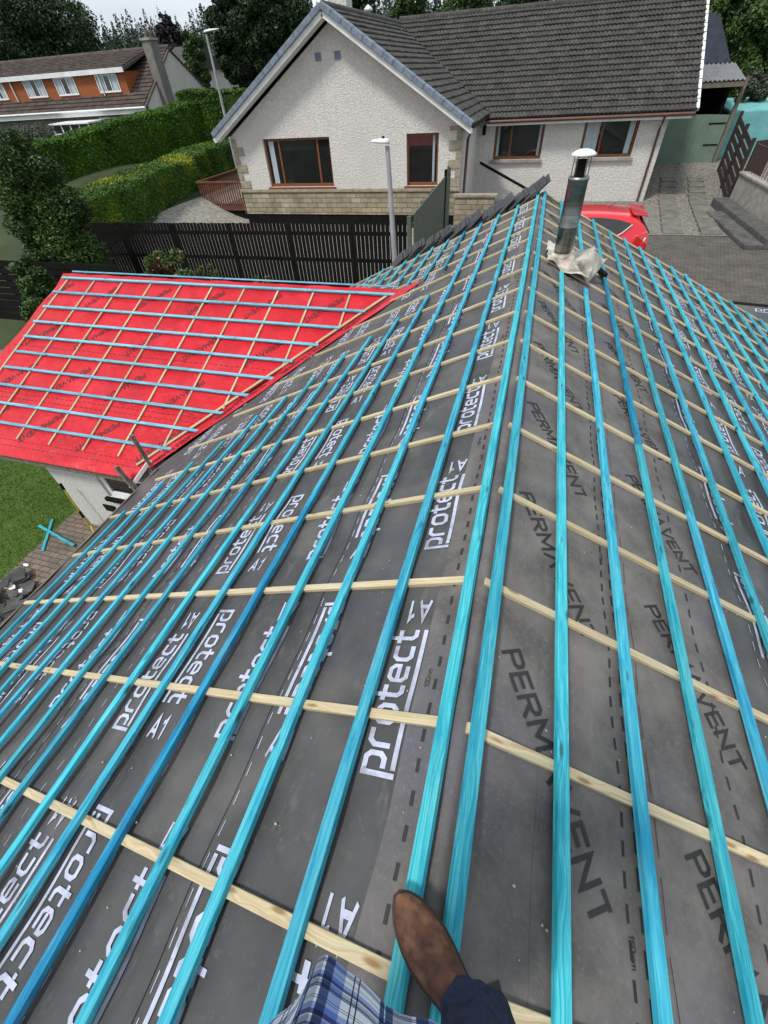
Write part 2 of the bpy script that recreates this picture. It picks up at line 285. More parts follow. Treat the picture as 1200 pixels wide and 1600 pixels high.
M['deck'] = mat('red_brown_decking', (0.16, 0.058, 0.032), (0.10, 0.036, 0.022), scale=5, rough=0.7)
M['steel'] = mat('stainless_steel', (0.28, 0.285, 0.27), (0.15, 0.155, 0.145), scale=3, rough=0.34, metal=1, stretch=(1, 1, 6))
M['lead'] = mat('lead_flashing', (0.66, 0.62, 0.55), (0.34, 0.31, 0.27), scale=7, detail=8, rough=0.6, metal=0.25, bump=0.6, bscale=12, c3=(0.2, 0.15, 0.1), s3=5)
M['galv'] = mat('galvanised_post', (0.34, 0.36, 0.37), (0.27, 0.28, 0.29), scale=4, rough=0.6)
M['sheet'] = mat('grey_sheet_roof', (0.20, 0.21, 0.22), (0.13, 0.13, 0.14), scale=3, rough=0.6)
M['soffit'] = mat('weathered_board', (0.20, 0.17, 0.13), (0.10, 0.085, 0.07), scale=5, rough=0.9, stretch=(6, 1, 1), bump=0.4)
M['rubble'] = mat('broken_slate', (0.07, 0.072, 0.07), (0.035, 0.036, 0.036), scale=6, rough=0.8, bump=0.5, rand=0.3)
M['yellow'] = mat('yellow_plastic', (0.52, 0.42, 0.04), (0.38, 0.30, 0.03), scale=8, rough=0.5)
M['teal'] = mat('teal_tarpaulin', (0.16, 0.42, 0.42), (0.10, 0.32, 0.32), scale=3, rough=0.7)
M['concrete'] = mat('concrete', (0.34, 0.33, 0.30), (0.22, 0.21, 0.19), scale=4, detail=8, rough=0.95, bump=0.5)
M['carred'] = mat('red_car_paint', (0.66, 0.010, 0.020), (0.60, 0.008, 0.018), scale=1, rough=0.25, coat=0.8)
M['rubber'] = mat('rubber', (0.015, 0.015, 0.015), rough=0.8)
M['lampwhite'] = mat('lantern_shell', (0.72, 0.74, 0.76), (0.62, 0.64, 0.66), scale=3, rough=0.4)
M['orangeclad'] = mat('orange_cladding', (0.32, 0.090, 0.018), (0.23, 0.062, 0.014), scale=2, rough=0.7, stretch=(1, 1, 14))
M['bark'] = mat('bark', (0.16, 0.13, 0.11), (0.07, 0.055, 0.045), scale=5, rough=0.95, stretch=(3, 3, 0.6), bump=1, bdist=0.05)
M['leather'] = mat('brown_leather', (0.135, 0.052, 0.026), (0.060, 0.022, 0.012), scale=38, detail=10, rough=0.7, bump=0.5, bscale=260, c3=(0.22, 0.105, 0.050), s3=22, bdist=0.004)
M['sole'] = mat('boot_sole', (0.05, 0.03, 0.02), (0.03, 0.02, 0.015), scale=10, rough=0.7)
M['jeans'] = mat('dark_denim', (0.012, 0.016, 0.042), (0.022, 0.030, 0.072), scale=160, detail=6, rough=0.9, bump=0.6, bscale=500, c3=(0.006, 0.008, 0.018), s3=30, bdist=0.004)
M['skin'] = mat('skin', (0.52, 0.30, 0.22), (0.46, 0.25, 0.18), scale=8, rough=0.55)
M['hair'] = mat('brown_hair', (0.06, 0.035, 0.02), (0.03, 0.018, 0.01), scale=20, rough=0.6)
M['leaf_hedge'] = leafmat('hedge_leaves', (0.014, 0.046, 0.006), (0.095, 0.215, 0.014))
M['leaf_gold'] = leafmat('golden_hedge_leaves', (0.014, 0.045, 0.008), (0.080, 0.180, 0.014), yellow=(0.28, 0.31, 0.010), ys=0.55)
M['leaf_dark'] = leafmat('dark_leaves', (0.012, 0.030, 0.008), (0.055, 0.10, 0.024))
M['leaf_tree'] = leafmat('tree_leaves', (0.010, 0.028, 0.005), (0.075, 0.14, 0.028))
M['leaf_con'] = leafmat('conifer_needles', (0.010, 0.024, 0.010), (0.036, 0.066, 0.022))
M['leaf_brown'] = leafmat('russet_needles', (0.012, 0.016, 0.010), (0.048, 0.040, 0.024))
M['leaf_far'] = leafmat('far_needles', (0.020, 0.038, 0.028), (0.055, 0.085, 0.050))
M['leaf_mid'] = leafmat('mid_leaves', (0.022, 0.050, 0.014), (0.085, 0.145, 0.034))
M['leaf_grey'] = leafmat('grey_leaves', (0.04, 0.05, 0.035), (0.11, 0.12, 0.09))
M['flower'] = leafmat('pink_petals', (0.5, 0.08, 0.16), (0.75, 0.45, 0.5))
M['grassblade'] = leafmat('grass_blades', (0.045, 0.105, 0.008), (0.13, 0.24, 0.020))

# ------------------------------------------------------------------ terrain
def sm(a, b, x):
    t = min(1, max(0, (x - a) / (b - a))); return t * t * (3 - 2 * t)
def ground_z(x, y):
    z = 1.5 * sm(6.2, 9.6, y)
    z += 1.1 * sm(-12.2, -15.5, x) * sm(9, 13, y)
    z += 0.9 * sm(-15.5, -20, x) * sm(14, 22, y)
    z += 0.14 * max(0, min(y - 23.8, 12)) * sm(4.0, 5.0, x)
    z += 2.0 * sm(40, 75, y) + 7.0 * sm(70, 220, y) + 14 * sm(150, 600, y)
    return z
gx = np.concatenate([np.linspace(-1200, -60, 14), np.linspace(-50, -22, 15), np.linspace(-20, 20, 81), np.linspace(22, 50, 12), np.linspace(70, 1200, 14)])
gy = np.concatenate([np.linspace(-300, -10, 8), np.linspace(-8, 42, 101), np.linspace(45, 110, 27), np.linspace(120, 1400, 24)])
V = [(x, y, ground_z(x, y)) for y in gy for x in gx]; nx = len(gx)
F = [(j * nx + i, j * nx + i + 1, (j + 1) * nx + i + 1, (j + 1) * nx + i) for j in range(len(gy) - 1) for i in range(nx - 1)]
M['earth'] = mat('earth', (0.040, 0.058, 0.018), (0.022, 0.032, 0.012), scale=0.8, detail=9, rough=1, bump=0.6, bscale=8)
tag(big('ground', V, F, M['earth'], smooth=True), kind='structure')
def sheet(name, x0, x1, y0, y1, off, m, kind='structure', st=0.5):
    nu = max(2, int((x1 - x0) / st)); nv = max(2, int((y1 - y0) / st))
    o = grid(name, lambda u, v: (x0 + (x1 - x0) * u, y0 + (y1 - y0) * v, ground_z(x0 + (x1 - x0) * u, y0 + (y1 - y0) * v) + off), nu, nv, m)
    return tag(o, kind=kind)
M['lawn'] = mat('lawn_soil', (0.045, 0.085, 0.010), (0.070, 0.130, 0.016), scale=2.5, detail=9, rough=1, bump=0.8, bscale=40, bdist=0.03)
M['paver'] = brickmat('block_paving', (0.20, 0.15, 0.11), (0.13, 0.105, 0.085), (0.05, 0.045, 0.035), 0.20, 0.10, ms=0.007, bump=0.8)
M['drive'] = brickmat('driveway_blocks', (0.115, 0.098, 0.082), (0.078, 0.068, 0.058), (0.03, 0.027, 0.022), 0.20, 0.10, ms=0.008, rot=(0, 0, R_(12)), bump=0.7)
M['gravel'] = mat('gravel', (0.26, 0.24, 0.21), (0.08, 0.072, 0.06), scale=16, detail=3, rough=1, bump=1, bscale=20, lo=0.42, hi=0.6, bdist=0.04)
M['slab'] = mat('paving_slab', (0.17, 0.16, 0.135), (0.09, 0.088, 0.075), scale=3, detail=8, rough=0.95, bump=0.4)
M['path'] = mat('gravel_path', (0.34, 0.32, 0.28), (0.18, 0.17, 0.14), scale=7, detail=4, rough=1, bump=0.8)
sheet('lawn', -14.5, -7.8, -4, 6.4, 0.006, M['lawn'])
sheet('patio', -7.8, -4.3, -4, 4.3, 0.010, M['paver'])
sheet('driveway', -2.6, 14, 9.4, 18.4, 0.012, M['drive'])
sheet('gravel_yard', -2.6, 13, 18.45, 33, 0.014, M['gravel'])
sheet('path', -14.5, -2.9, 11.9, 26, 0.012, M['path'])
# grass blades on the visible lawn
n = 42000; px = rng.uniform(-13.5, -7.76, n); py = rng.uniform(0.2, 5.6, n)
an = rng.uniform(0, 6.28, n); h = rng.uniform(0.025, 0.06, n); wd = 0.006; lean = rng.normal(0, 0.02, (n, 2))
V = np.zeros((n, 3, 3)); V[:, 0] = np.stack([px - np.cos(an) * wd, py - np.sin(an) * wd, np.full(n, 0.006)], 1); V[:, 1] = np.stack([px + np.cos(an) * wd, py + np.sin(an) * wd, np.full(n, 0.006)], 1)
V[:, 2] = np.stack([px + lean[:, 0], py + lean[:, 1], h], 1)
tag(big('grass', V.reshape(-1, 3), np.arange(3 * n).reshape(-1, 3), M['grassblade']), 'short mown green grass of the lawn beside the block paving', 'grass', kind='stuff')
# two slab tracks in the gravel
mb = MB()
for k in range(12):
    y0 = 18.6 + k * 0.66
    for x0, j in ((4.30 + 0.075 * k, 0), (5.45 + 0.07 * k, 1)):
        z = ground_z(x0, y0 + 0.3) + 0.04 + rng.uniform(-.006, .006); a_ = rng.uniform(-.015, .015)
        mb.hexa([(x0, y0 + a_, z - .1), (x0 + .60, y0 - a_, z - .1), (x0 + .60, y0 + .60 - a_, z - .02), (x0, y0 + .60 + a_, z - .02), (x0, y0 + a_, z), (x0 + .60, y0 - a_, z), (x0 + .60, y0 + .60 - a_, z + .06), (x0, y0 + .60 + a_, z + .06)])
tag(mb.build('slab_path', M['slab'], bevel=0.01), kind='structure')

# ------------------------------------------------------------------ the bungalow being re-roofed
X0 = 0.05; ZA = 4.145; AL = R_(24.4); CA, SA = math.cos(AL), math.sin(AL)
Y_NEAR, Y_FAR = -2.3, 9.55
def PL(s, y, h=0): return Vector((X0 - s * CA - h * SA, y, ZA - s * SA + h * CA))
def PR(s, y, h=0): return Vector((X0 + s * CA + h * SA, y, ZA - s * SA + h * CA))
RB = R_(20); CB_, SB_ = math.cos(RB), math.sin(RB); YR = 7.10; ZR = 3.275
def PW(x, v, h=0): return Vector((x, YR - v * CB_ - h * SB_, ZR - v * SB_ + h * CB_))     # red slope: v runs down towards -Y
S_EAVE_L, S_EAVE_R, V_EAVE = 4.86, 5.05, 4.02
def valley_y(x):    # y of the valley line for x on the left slope
    z = ZA - (X0 - x) * math.tan(AL); return YR - (ZR - z) / math.tan(RB)
house = thing('bungalow', 'bungalow being re-roofed, its black and red roof membranes crossed by blue battens', 'house', (0, 3.6, 0))
# walls
mb = MB(); WX0, WX1 = X0 - 4.25, X0 + 4.45
zt = ZA - 4.3 * math.tan(AL) * 1.0
mb.box(WX0, WX1, Y_NEAR + .2, Y_FAR - .25, 0, zt - 0.12)
for yy in (Y_NEAR + .2, Y_FAR - .35):
    mb.prism([(WX0, yy, zt - .12), (WX1, yy, zt - .12), (X0, yy, ZA - .16)], (0, .1, 0))
mb.build('wall', M['dash'], house)
# wing walls with a window opening towards the camera
wing_l, wing_r = -7.2, WX0; yw = 3.55; ztop = PW(0, V_EAVE).z - 0.02
mb = MB(); wx0, wx1, wz0, wz1 = -6.15, -4.75, 0.98, 1.72
mb.box(wing_l, wx0, yw, yw + .25, 0, ztop - .05); mb.box(wx1, wing_r, yw, yw + .25, 0, ztop - .05)
mb.box(wx0, wx1, yw, yw + .25, 0, wz0); mb.box(wx0, wx1, yw, yw + .25, wz1, ztop - .05)
mb.box(wing_l, wing_l + .25, yw + .25, 10.3, 0, ztop - .05); mb.box(wing_l, wing_r, 10.3, 10.55, 0, ztop - .05)
mb.build('wing_wall', M['dash'], house)
win = MB(); f = .085
win.box(wx0, wx1, yw + .04, yw + .10, wz0, wz0 + f); win.box(wx0, wx1, yw + .04, yw + .10, wz1 - f, wz1)
for x in (wx0, wx0 + .62, wx1 - f): win.box(x, x + f, yw + .038, yw + .102, wz0 + f, wz1 - f)
wf = win.build('window', M['upvc'], house, bevel=.006)
MB().box(wx0 + f, wx1 - f, yw + .065, yw + .075, wz0 + f, wz1 - f).build('pane', M['glass'], wf)
MB().box(wx0 - .06, wx1 + .06, yw - .06, yw + .035, wz0 - .07, wz0 - .002).build('sill', M['black'], wf)
MB().box(-6.45, -6.20, yw - .02, yw, .58, .73).build('air_vent', M['black'], house)

# membranes
def drape(y, s):
    k = (y + .12) / .615
    return -0.011 * (0.5 - 0.5 * math.cos(2 * math.pi * k)) + .0016 * math.sin(14 * y + 3 * math.sin(5 * s)) + 0.0018 * math.sin(3.1 * s + 1.7 * y) + 0.0012 * math.sin(9.3 * s - 4.1 * y)
def left_sheet(name, s0f, s1f, y0, y1, off, m):
    def fn(u, v):
        y = y0 + (y1 - y0) * v; q = s0f(y) + (s1f(y) - s0f(y)) * u; return PL(q, y, off + drape(y, q))
    return grid(name, fn, 90, int((y1 - y0) / .04), m, house)
def wob(y, a=.012, k=0): return a * (math.sin(2.3 * y + k) + .5 * math.sin(5.9 * y + 2 * k))
def s_left_edge(y):     # the black sheet ends at the eave, or at the valley where the wing joins
    if y < 3.2: return S_EAVE_L + wob(y, .02)
    if y < YR: 
        x = X0 - 1.86; lo, hi = 1.5, 6.0
        t = (YR - y) / (YR - 3.2); return 2.11 + (S_EAVE_L - 2.11) * t + .16
    return min(S_EAVE_L, 2.11 + .26 + (y - YR) * 1.05)
left_sheet('membrane', lambda y: 0.0, s_left_edge, Y_NEAR, Y_FAR, 0, M['membrane'])
grid('membrane', lambda u, v: PR(u * S_EAVE_R, Y_NEAR + (Y_FAR - Y_NEAR) * v, drape(Y_NEAR + (Y_FAR - Y_NEAR) * v, u * S_EAVE_R)), 90, 290, M['membrane'], house)
for k_, s_ in enumerate((.93, 1.745, 2.56, 3.38, 4.20)):
    left_sheet('membrane_lap', lambda y, s_=s_: s_ - .045, lambda y, s_=s_, k_=k_: min(s_ + .045 + wob(y, .006, k_), s_left_edge(y)) if s_left_edge(y) > s_ + .06 else s_ - .040, Y_NEAR, Y_FAR if s_ < 2 else 6.6 - (s_ - 2) * 1.3, .0038, M['membrane'])
# grey fleece strip folded over the ridge, and the two fleece widths on the right slope
def fold(u, v):
    y = Y_NEAR + (Y_FAR - Y_NEAR) * v; t = -0.205 + wob(y, .006) + u * (0.205 + 1.37)
    t2 = t
    h = .0032 + drape(y, abs(t2)) 
    if abs(t2) < .05: h += .006 * (1 - abs(t2) / .05)
    return PL(-t2, y, h) if t2 < 0 else PR(t2, y, h)
grid('ridge_membrane', fold, 70, 290, M['fleece'], house)
grid('membrane_lap', lambda u, v: PR(0.30 + wob(Y_NEAR + 12 * v, .004) + u * .42, Y_NEAR + (Y_FAR - Y_NEAR) * v, .0044 + drape(Y_NEAR + (Y_FAR - Y_NEAR) * v, .30 + u * .42)), 20, 290, M['fleece'], house)
# dark patch at the flue, laid over the ridge
def patch(u, v):
    y = 5.95 + 1.05 * v + .03 * math.sin(9 * u); t = -.10 + .52 * u
    h = .014 + .004 * math.sin(17 * u + 5 * v)
    return PL(-t, y, h) if t < 0 else PR(t, y, h)
grid('flue_patch', patch, 14, 14, M['membrane'], house)
# red wing
X_L = -8.92
def vx(v):   # x of the valley at v on the red slope
    z = ZR - v * SB_; return X0 - (ZA - z) / math.tan(AL)
def rdrape(x, v): return .0035 * math.sin(7 * x + 5 * v + 2 * math.sin(3 * v)) + .002 * math.sin(23 * x - 9 * v) - .009 * (0.5 - 0.5 * math.cos(2 * math.pi * (x + 4.6) / .66)) + .002 * math.sin(5 * v + 2 * x)
def redp(u, v):
    vv = v * (V_EAVE + .06); x1 = vx(min(vv, V_EAVE)) - .03; xx = X_L + .04 * math.sin(vv * 1.9) + .03 * math.sin(vv * 5) + (x1 - X_L) * u
    return PW(xx, vv, rdrape(xx, vv) - (.02 if v == 1 else 0))
grid('red_membrane', redp, 150, 90, M['red'], house)
# red tongue dressed across the valley on to the black slope
def tongue(u, v):
    vv = v * V_EAVE * .97; p = PW(vx(vv) - .04, vv, .006)
    y = p.y - .02; x = vx(vv); s = (X0 - x) / CA
    q = PL(max(.0, s - (.27 + .05 * math.sin(vv * 3.1) + .015 * math.sin(vv * 11)) - (.10 * (1 - v) ** 4)), y - .05, .012)
    return p.lerp(q, u) + Vector((0, 0, .012 * math.sin(math.pi * u)))
grid('red_membrane_lap', tongue, 10, 60, M['red'], house)
# back slope of the wing and roof underside boards
grid('red_membrane', lambda u, v: Vector((X_L + (vx(v * 3.2) - X_L) * u, YR + v * 3.2 * CB_, ZR - v * 3.2 * SB_)), 20, 8, M['red'], house)
mb = MB(); mb.box(X_L + .1, -5.0, PW(0, V_EAVE).y - .005, PW(0, V_EAVE).y + .02, PW(0, V_EAVE).z - .19, PW(0, V_EAVE).z - .025)
mb.build('fascia', M['soffit'], house)
mb = MB(); e = PW(0, V_EAVE)
mb.box(X_L + .1, wing_r, e.y + .022, yw - .002, e.z - .19, e.z - .17); mb.box(X_L + .15, wing_l, e.y + .3, 10.4, e.z - .19, e.z - .16)
mb.build('soffit', M['white'], house)
mb = MB(); p0 = PL(S_EAVE_L - .02, 0, -.05)
mb.bar((p0.x - .03, Y_NEAR, p0.z - .05), (p0.x - .03, 3.28, p0.z - .05), .03, .16); mb.build('fascia', M['soffit'], house)
mb = MB()
# membrane skirt rolling over the eave board
grid('eave_skirt', lambda u, v: PL(S_EAVE_L - .05 + .12 * u, Y_NEAR + 5.6 * v, .004 - .09 * u * u + .02 * math.sin(5 * v * 3 + 3 * u) * u), 6, 60, M['membrane'], house)
MB().bar(PL(S_EAVE_L + .085, Y_NEAR, -.055), PL(S_EAVE_L + .085, 3.3, -.055), .06, .05).build('tilting_fillet', M['soffit'], house)
p0 = PR(S_EAVE_R, 0, -.06); MB().bar((p0.x, Y_NEAR, p0.z), (p0.x, Y_FAR, p0.z), .03, .18).build('fascia', M['soffit'], house)
# old rafter stubs in the corner by the window
mb = MB(); q = PW(-4.95, V_EAVE)
mb.bar((-4.82, 3.18, 1.55), (-5.02, 3.22, 2.12), .05, .07); mb.build('rafter_stub', M['soffit'], house)
mb = MB(); mb.bar((-4.62, 3.42, 1.9), (-4.72, 3.47, 2.52), .05, .07); mb.build('rafter_stub', M['soffit'], house)
MB().bar((-4.96, 3.2, 1.75), (-4.62, 3.45, 2.12), .03, .05).build('strut', M['white'], house)

# battens --------------------------------------------------------------
def piece(a, b, nrm, wd, th, m, name, parent, bev=.0025):
    """one length of timber; local X runs along it"""
    a = Vector(a); b = Vector(b); L = (b - a).length; d = (b - a).normalized(); nrm = Vector(nrm); nrm = (nrm - d * nrm.dot(d)).normalized(); side = nrm.cross(d)
    mb = MB(); k = max(1, int(L / .5)); vs = []; 
    ph = random.uniform(0, 6); am = random.uniform(.0, .003)
    for i in range(k + 1):
        x = L * i / k; dy = am * math.sin(ph + x * 1.4); dz = 0
        vs += [(x, -wd / 2 + dy, 0), (x, wd / 2 + dy, 0), (x, wd / 2 + dy, th), (x, -wd / 2 + dy, th)]
    fs = [(0, 1, 2, 3), (4 * k + 3, 4 * k + 2, 4 * k + 1, 4 * k)]
    for i in range(k):
        for j in range(4): fs.append((4 * i + j, 4 * i + (j + 1) % 4, 4 * i + 4 + (j + 1) % 4, 4 * i + 4 + j))
    mb.add(vs, fs); o = mb.build(name, m, None, bevel=bev)
    o.matrix_basis = Matrix((( d.x, side.x, nrm.x, a.x), (d.y, side.y, nrm.y, a.y), (d.z, side.z, nrm.z, a.z), (0, 0, 0, 1)))
    return place(o, parent)
nL = (-SA, 0, CA); nR = (SA, 0, CA); nW = (0, -SB_, CB_)
CBH = .022; BW = .047
def splitrow(y0, y1, joins):
    ys = [y0] + [j for j in joins if y0 + .3 < j < y1 - .3] + [y1]
    return list(zip(ys[:-1], ys[1:]))
S_L = [.047, .380, .715, 1.038, 1.357, 1.687, 2.006, 2.310, 2.604, 2.91, 3.215, 3.52, 3.825, 4.13, 4.42]
S_R = [.047, .376, .701, 1.034, 1.362, 1.69, 2.02, 2.35, 2.68, 3.01, 3.34, 3.67, 4.00, 4.33, 4.66]
def front_end(s):   # y where a left batten stops at the valley
    x = X0 - s * CA; z = ZA - s * SA; return YR - (ZR - z) / math.tan(RB)
joinL = {0: [], 1: [5.4], 2: [2.4], 3: [4.0], 4: [1.95], 5: [2.3], 6: [1.8], 7: [3.4]}
deepL = {(4, 0)}
for i, s in enumerate(S_L):
    rows = []
    if s < 1.3: rows.append((Y_NEAR, Y_FAR - .03 - .05 * (i % 3)))
    else:
        fe = 5.85 - (s - 1.39) * 1.14 + [0, .05, -.04][i % 3]
        rows.append((Y_NEAR, fe)); 
        y2 = 6.95 + max(0, s - 1.9) * 1.25 + [0, .12, .05][i % 3]
        if y2 < Y_FAR - .3: rows.append((y2, Y_FAR - .03 - .05 * (i % 3)))
    if i == 4: rows = [(Y_NEAR, 7.9), (7.93, Y_FAR - .1)] if False else rows
    for r0, r1 in rows:
        for j, (a_, b_) in enumerate(splitrow(r0, r1, joinL.get(i, []))):
            m = M['blue_deep'] if (i, j) in deepL else M['blue']
            piece(PL(s, a_, CBH), PL(s + random.uniform(-.003, .003), b_, CBH), nL, BW, .025, m, 'batten', house)
joinR = {0: [], 1: [3.2], 2: [5.3], 3: [2.85, 6.6], 4: [2.35], 5: [3.0, 6.4], 6: [4.3], 7: [3.6], 8: [5.2]}
deepR = {(3, 1)}
for i, s in enumerate(S_R):
    segs = splitrow(Y_NEAR, Y_FAR - .02 - .06 * ((i * 2) % 3), joinR.get(i, []))
    if i == 1: segs = [(Y_NEAR, 5.72), (6.9, Y_FAR - .05)]
    if i == 2: segs = [(Y_NEAR, 5.60), (6.75, 9.5)]
    for j, (a_, b_) in enumerate(segs):
        m = M['blue_deep'] if (i, j) in deepR else M['blue']
        piece(PR(s, a_, CBH), PR(s + random.uniform(-.003, .003), b_, CBH), nR, BW, .025, m, 'batten', house)
V_RED = [.17, .575, .965, 1.35, 1.72, 2.085, 2.445, 2.815, 3.175, 3.54]
XL_RED = [-8.79, -8.76, -8.72, -8.68, -8.64, -8.60, -8.57, -8.54, -8.5, -8.5]
XR_RED = [-1.86, -2.34, -2.65, -2.90, -3.21, -3.40, -3.65, -3.93, -4.17, -4.42]
for i, v in enumerate(V_RED):
    for a_, b_ in splitrow(XL_RED[i], XR_RED[i], [[-4.7], [], [-5.2], [], [-6.2], [-4.9], [], [-5.6], [], []][i]):
        piece(PW(a_, v, CBH), PW(b_, v, CBH), nW, BW, .025, M['blue_pale'], 'batten', house)
piece(PW(-8.7, -.02, .0) + Vector((0, .03, .002)), PW(-1.95, -.02, .0) + Vector((0, .03, .002)), (0, .4, 1), BW, .025, M['blue_pale'], 'batten', house)
for k in range(-3, 17):
    y = -.12 + .615 * k
    if y < Y_NEAR + .05: continue
    if y > Y_FAR: continue
    s1 = s_left_edge(y) - (.10 if y < 2.6 else .36 if y < YR else .2)
    piece(PL(.045 + random.uniform(0, .02), y, -.003), PL(s1, y + random.uniform(-.01, .01), -.003), nL, .036, CBH + .003, M['pale'], 'counter_batten', house)
for k in range(-3, 17):
    y = -.11 + .605 * k
    if y < Y_NEAR + .05 or y > Y_FAR: continue
    piece(PR(-.012 + random.uniform(0, .03), y, .002), PR(S_EAVE_R - .1, y + random.uniform(-.012, .012), .0), nR, .036, CBH, M['pale'], 'counter_batten', house)
piece(PR(0, Y_FAR - .04, 0), PR(S_EAVE_R, Y_FAR - .04, 0), nR, .04, CBH, M['pale'], 'counter_batten', house)
piece(PL(.1, Y_FAR - .04, 0), PL(4.6, Y_FAR - .04, 0), nL, .04, CBH, M['pale'], 'counter_batten', house)
for x in [-8.66 + .66 * k for k in range(11)]:
    # rafters of the wing; each stops at the valley
    lo, hi = 0, V_EAVE - .24
    while hi > .2 and vx(hi) - .12 < x: hi -= .02
    if hi > .3: piece(PW(x, .20, .0), PW(x + .03, hi, .0), nW, .031, CBH, M['pale'], 'counter_batten', house)
a_ = PW(vx(.1) - .10, .12, .006); b_ = PW(vx(V_EAVE - .1) - .12, V_EAVE - .15, .006)
piece(a_, b_, nW, .04, .022, M['pale'], 'valley_batten', house)

# ------------------------------------------------------------------ printed lettering, drawn as strokes
G = {
 'p': (1.0, .22, [[(.11, -.42), (.11, 1)], [(.22, .89), (.72, .89), (.89, .72), (.89, .28), (.72, .11), (.34, .11)]]),
 'r': (.85, .22, [[(.11, 0), (.11, .68), (.30, .89), (.80, .89)]]),
 'o': (1.0, .22, [[(.5, .11), (.28, .11), (.11, .28), (.11, .72), (.28, .89), (.72, .89), (.89, .72), (.89, .28), (.72, .11), (.5, .11)]]),
 't': (.80, .22, [[(.28, 1.32), (.28, .28), (.44, .11), (.80, .11)], [(-.02, .89), (.17, .89)], [(.39, .89), (.78, .89)]]),
 'e': (1.0, .20, [[(.22, .5), (.89, .5), (.89, .72), (.72, .89), (.28, .89), (.11, .72), (.11, .28), (.28, .11), (.88, .11)]]),
 'c': (.92, .22, [[(.88, .89), (.28, .89), (.11, .72), (.11, .28), (.28, .11), (.88, .11)]]),
 'P': (.86, .17, [[(.085, 0), (.085, 1)], [(.17, .915), (.66, .915), (.80, .80), (.80, .58), (.66, .47), (.17, .47)]]),
 'E': (.80, .17, [[(.085, 0), (.085, 1)], [(.17, .915), (.78, .915)], [(.17, .5), (.70, .5)], [(.17, .085), (.78, .085)]]),
 'R': (.90, .17, [[(.085, 0), (.085, 1)], [(.17, .915), (.66, .915), (.80, .80), (.80, .60), (.66, .50), (.17, .50)], [(.45, .42), (.85, 0)]]),
 'M': (1.1, .17, [[(.085, 0), (.085, .96), (.55, .30), (1.01, .96), (1.01, 0)]]),
 'A': (1.0, .17, [[(.06, 0), (.5, .94), (.94, 0)]]),
 'V': (1.0, .17, [[(.06, 1), (.5, .06), (.94, 1)]]),
 'N': (.92, .17, [[(.085, 0), (.085, .92), (.83, .08), (.83, 1)]]),
 'T': (.90, .17, [[(0, .915), (.90, .915)], [(.45, .83), (.45, 0)]]),
 'a': (1.0, .19, [[(.06, 0), (.5, .94), (.94, 0)], [(.26, .30), (.74, .30)]]),       # A with its bar
 '1': (.62, .19, [[(.02, .72), (.24, .78), (.40, .95), (.40, 0)]]),
 '5': (.85, .16, [[(.78, .92), (.12, .92), (.12, .55), (.65, .55), (.78, .42), (.78, .2), (.65, .08), (.08, .08)]]),
 '0': (.85, .16, [[(.4, .08), (.2, .08), (.08, .2), (.08, .8), (.2, .92), (.65, .92), (.78, .8), (.78, .2), (.65, .08), (.4, .08)]]),
 'm': (1.2, .16, [[(.08, 0), (.08, .66)], [(.16, .62), (.5, .62), (.58, .52), (.58, 0)], [(.66, .62), (1.0, .62), (1.1, .52), (1.1, 0)]]),
}
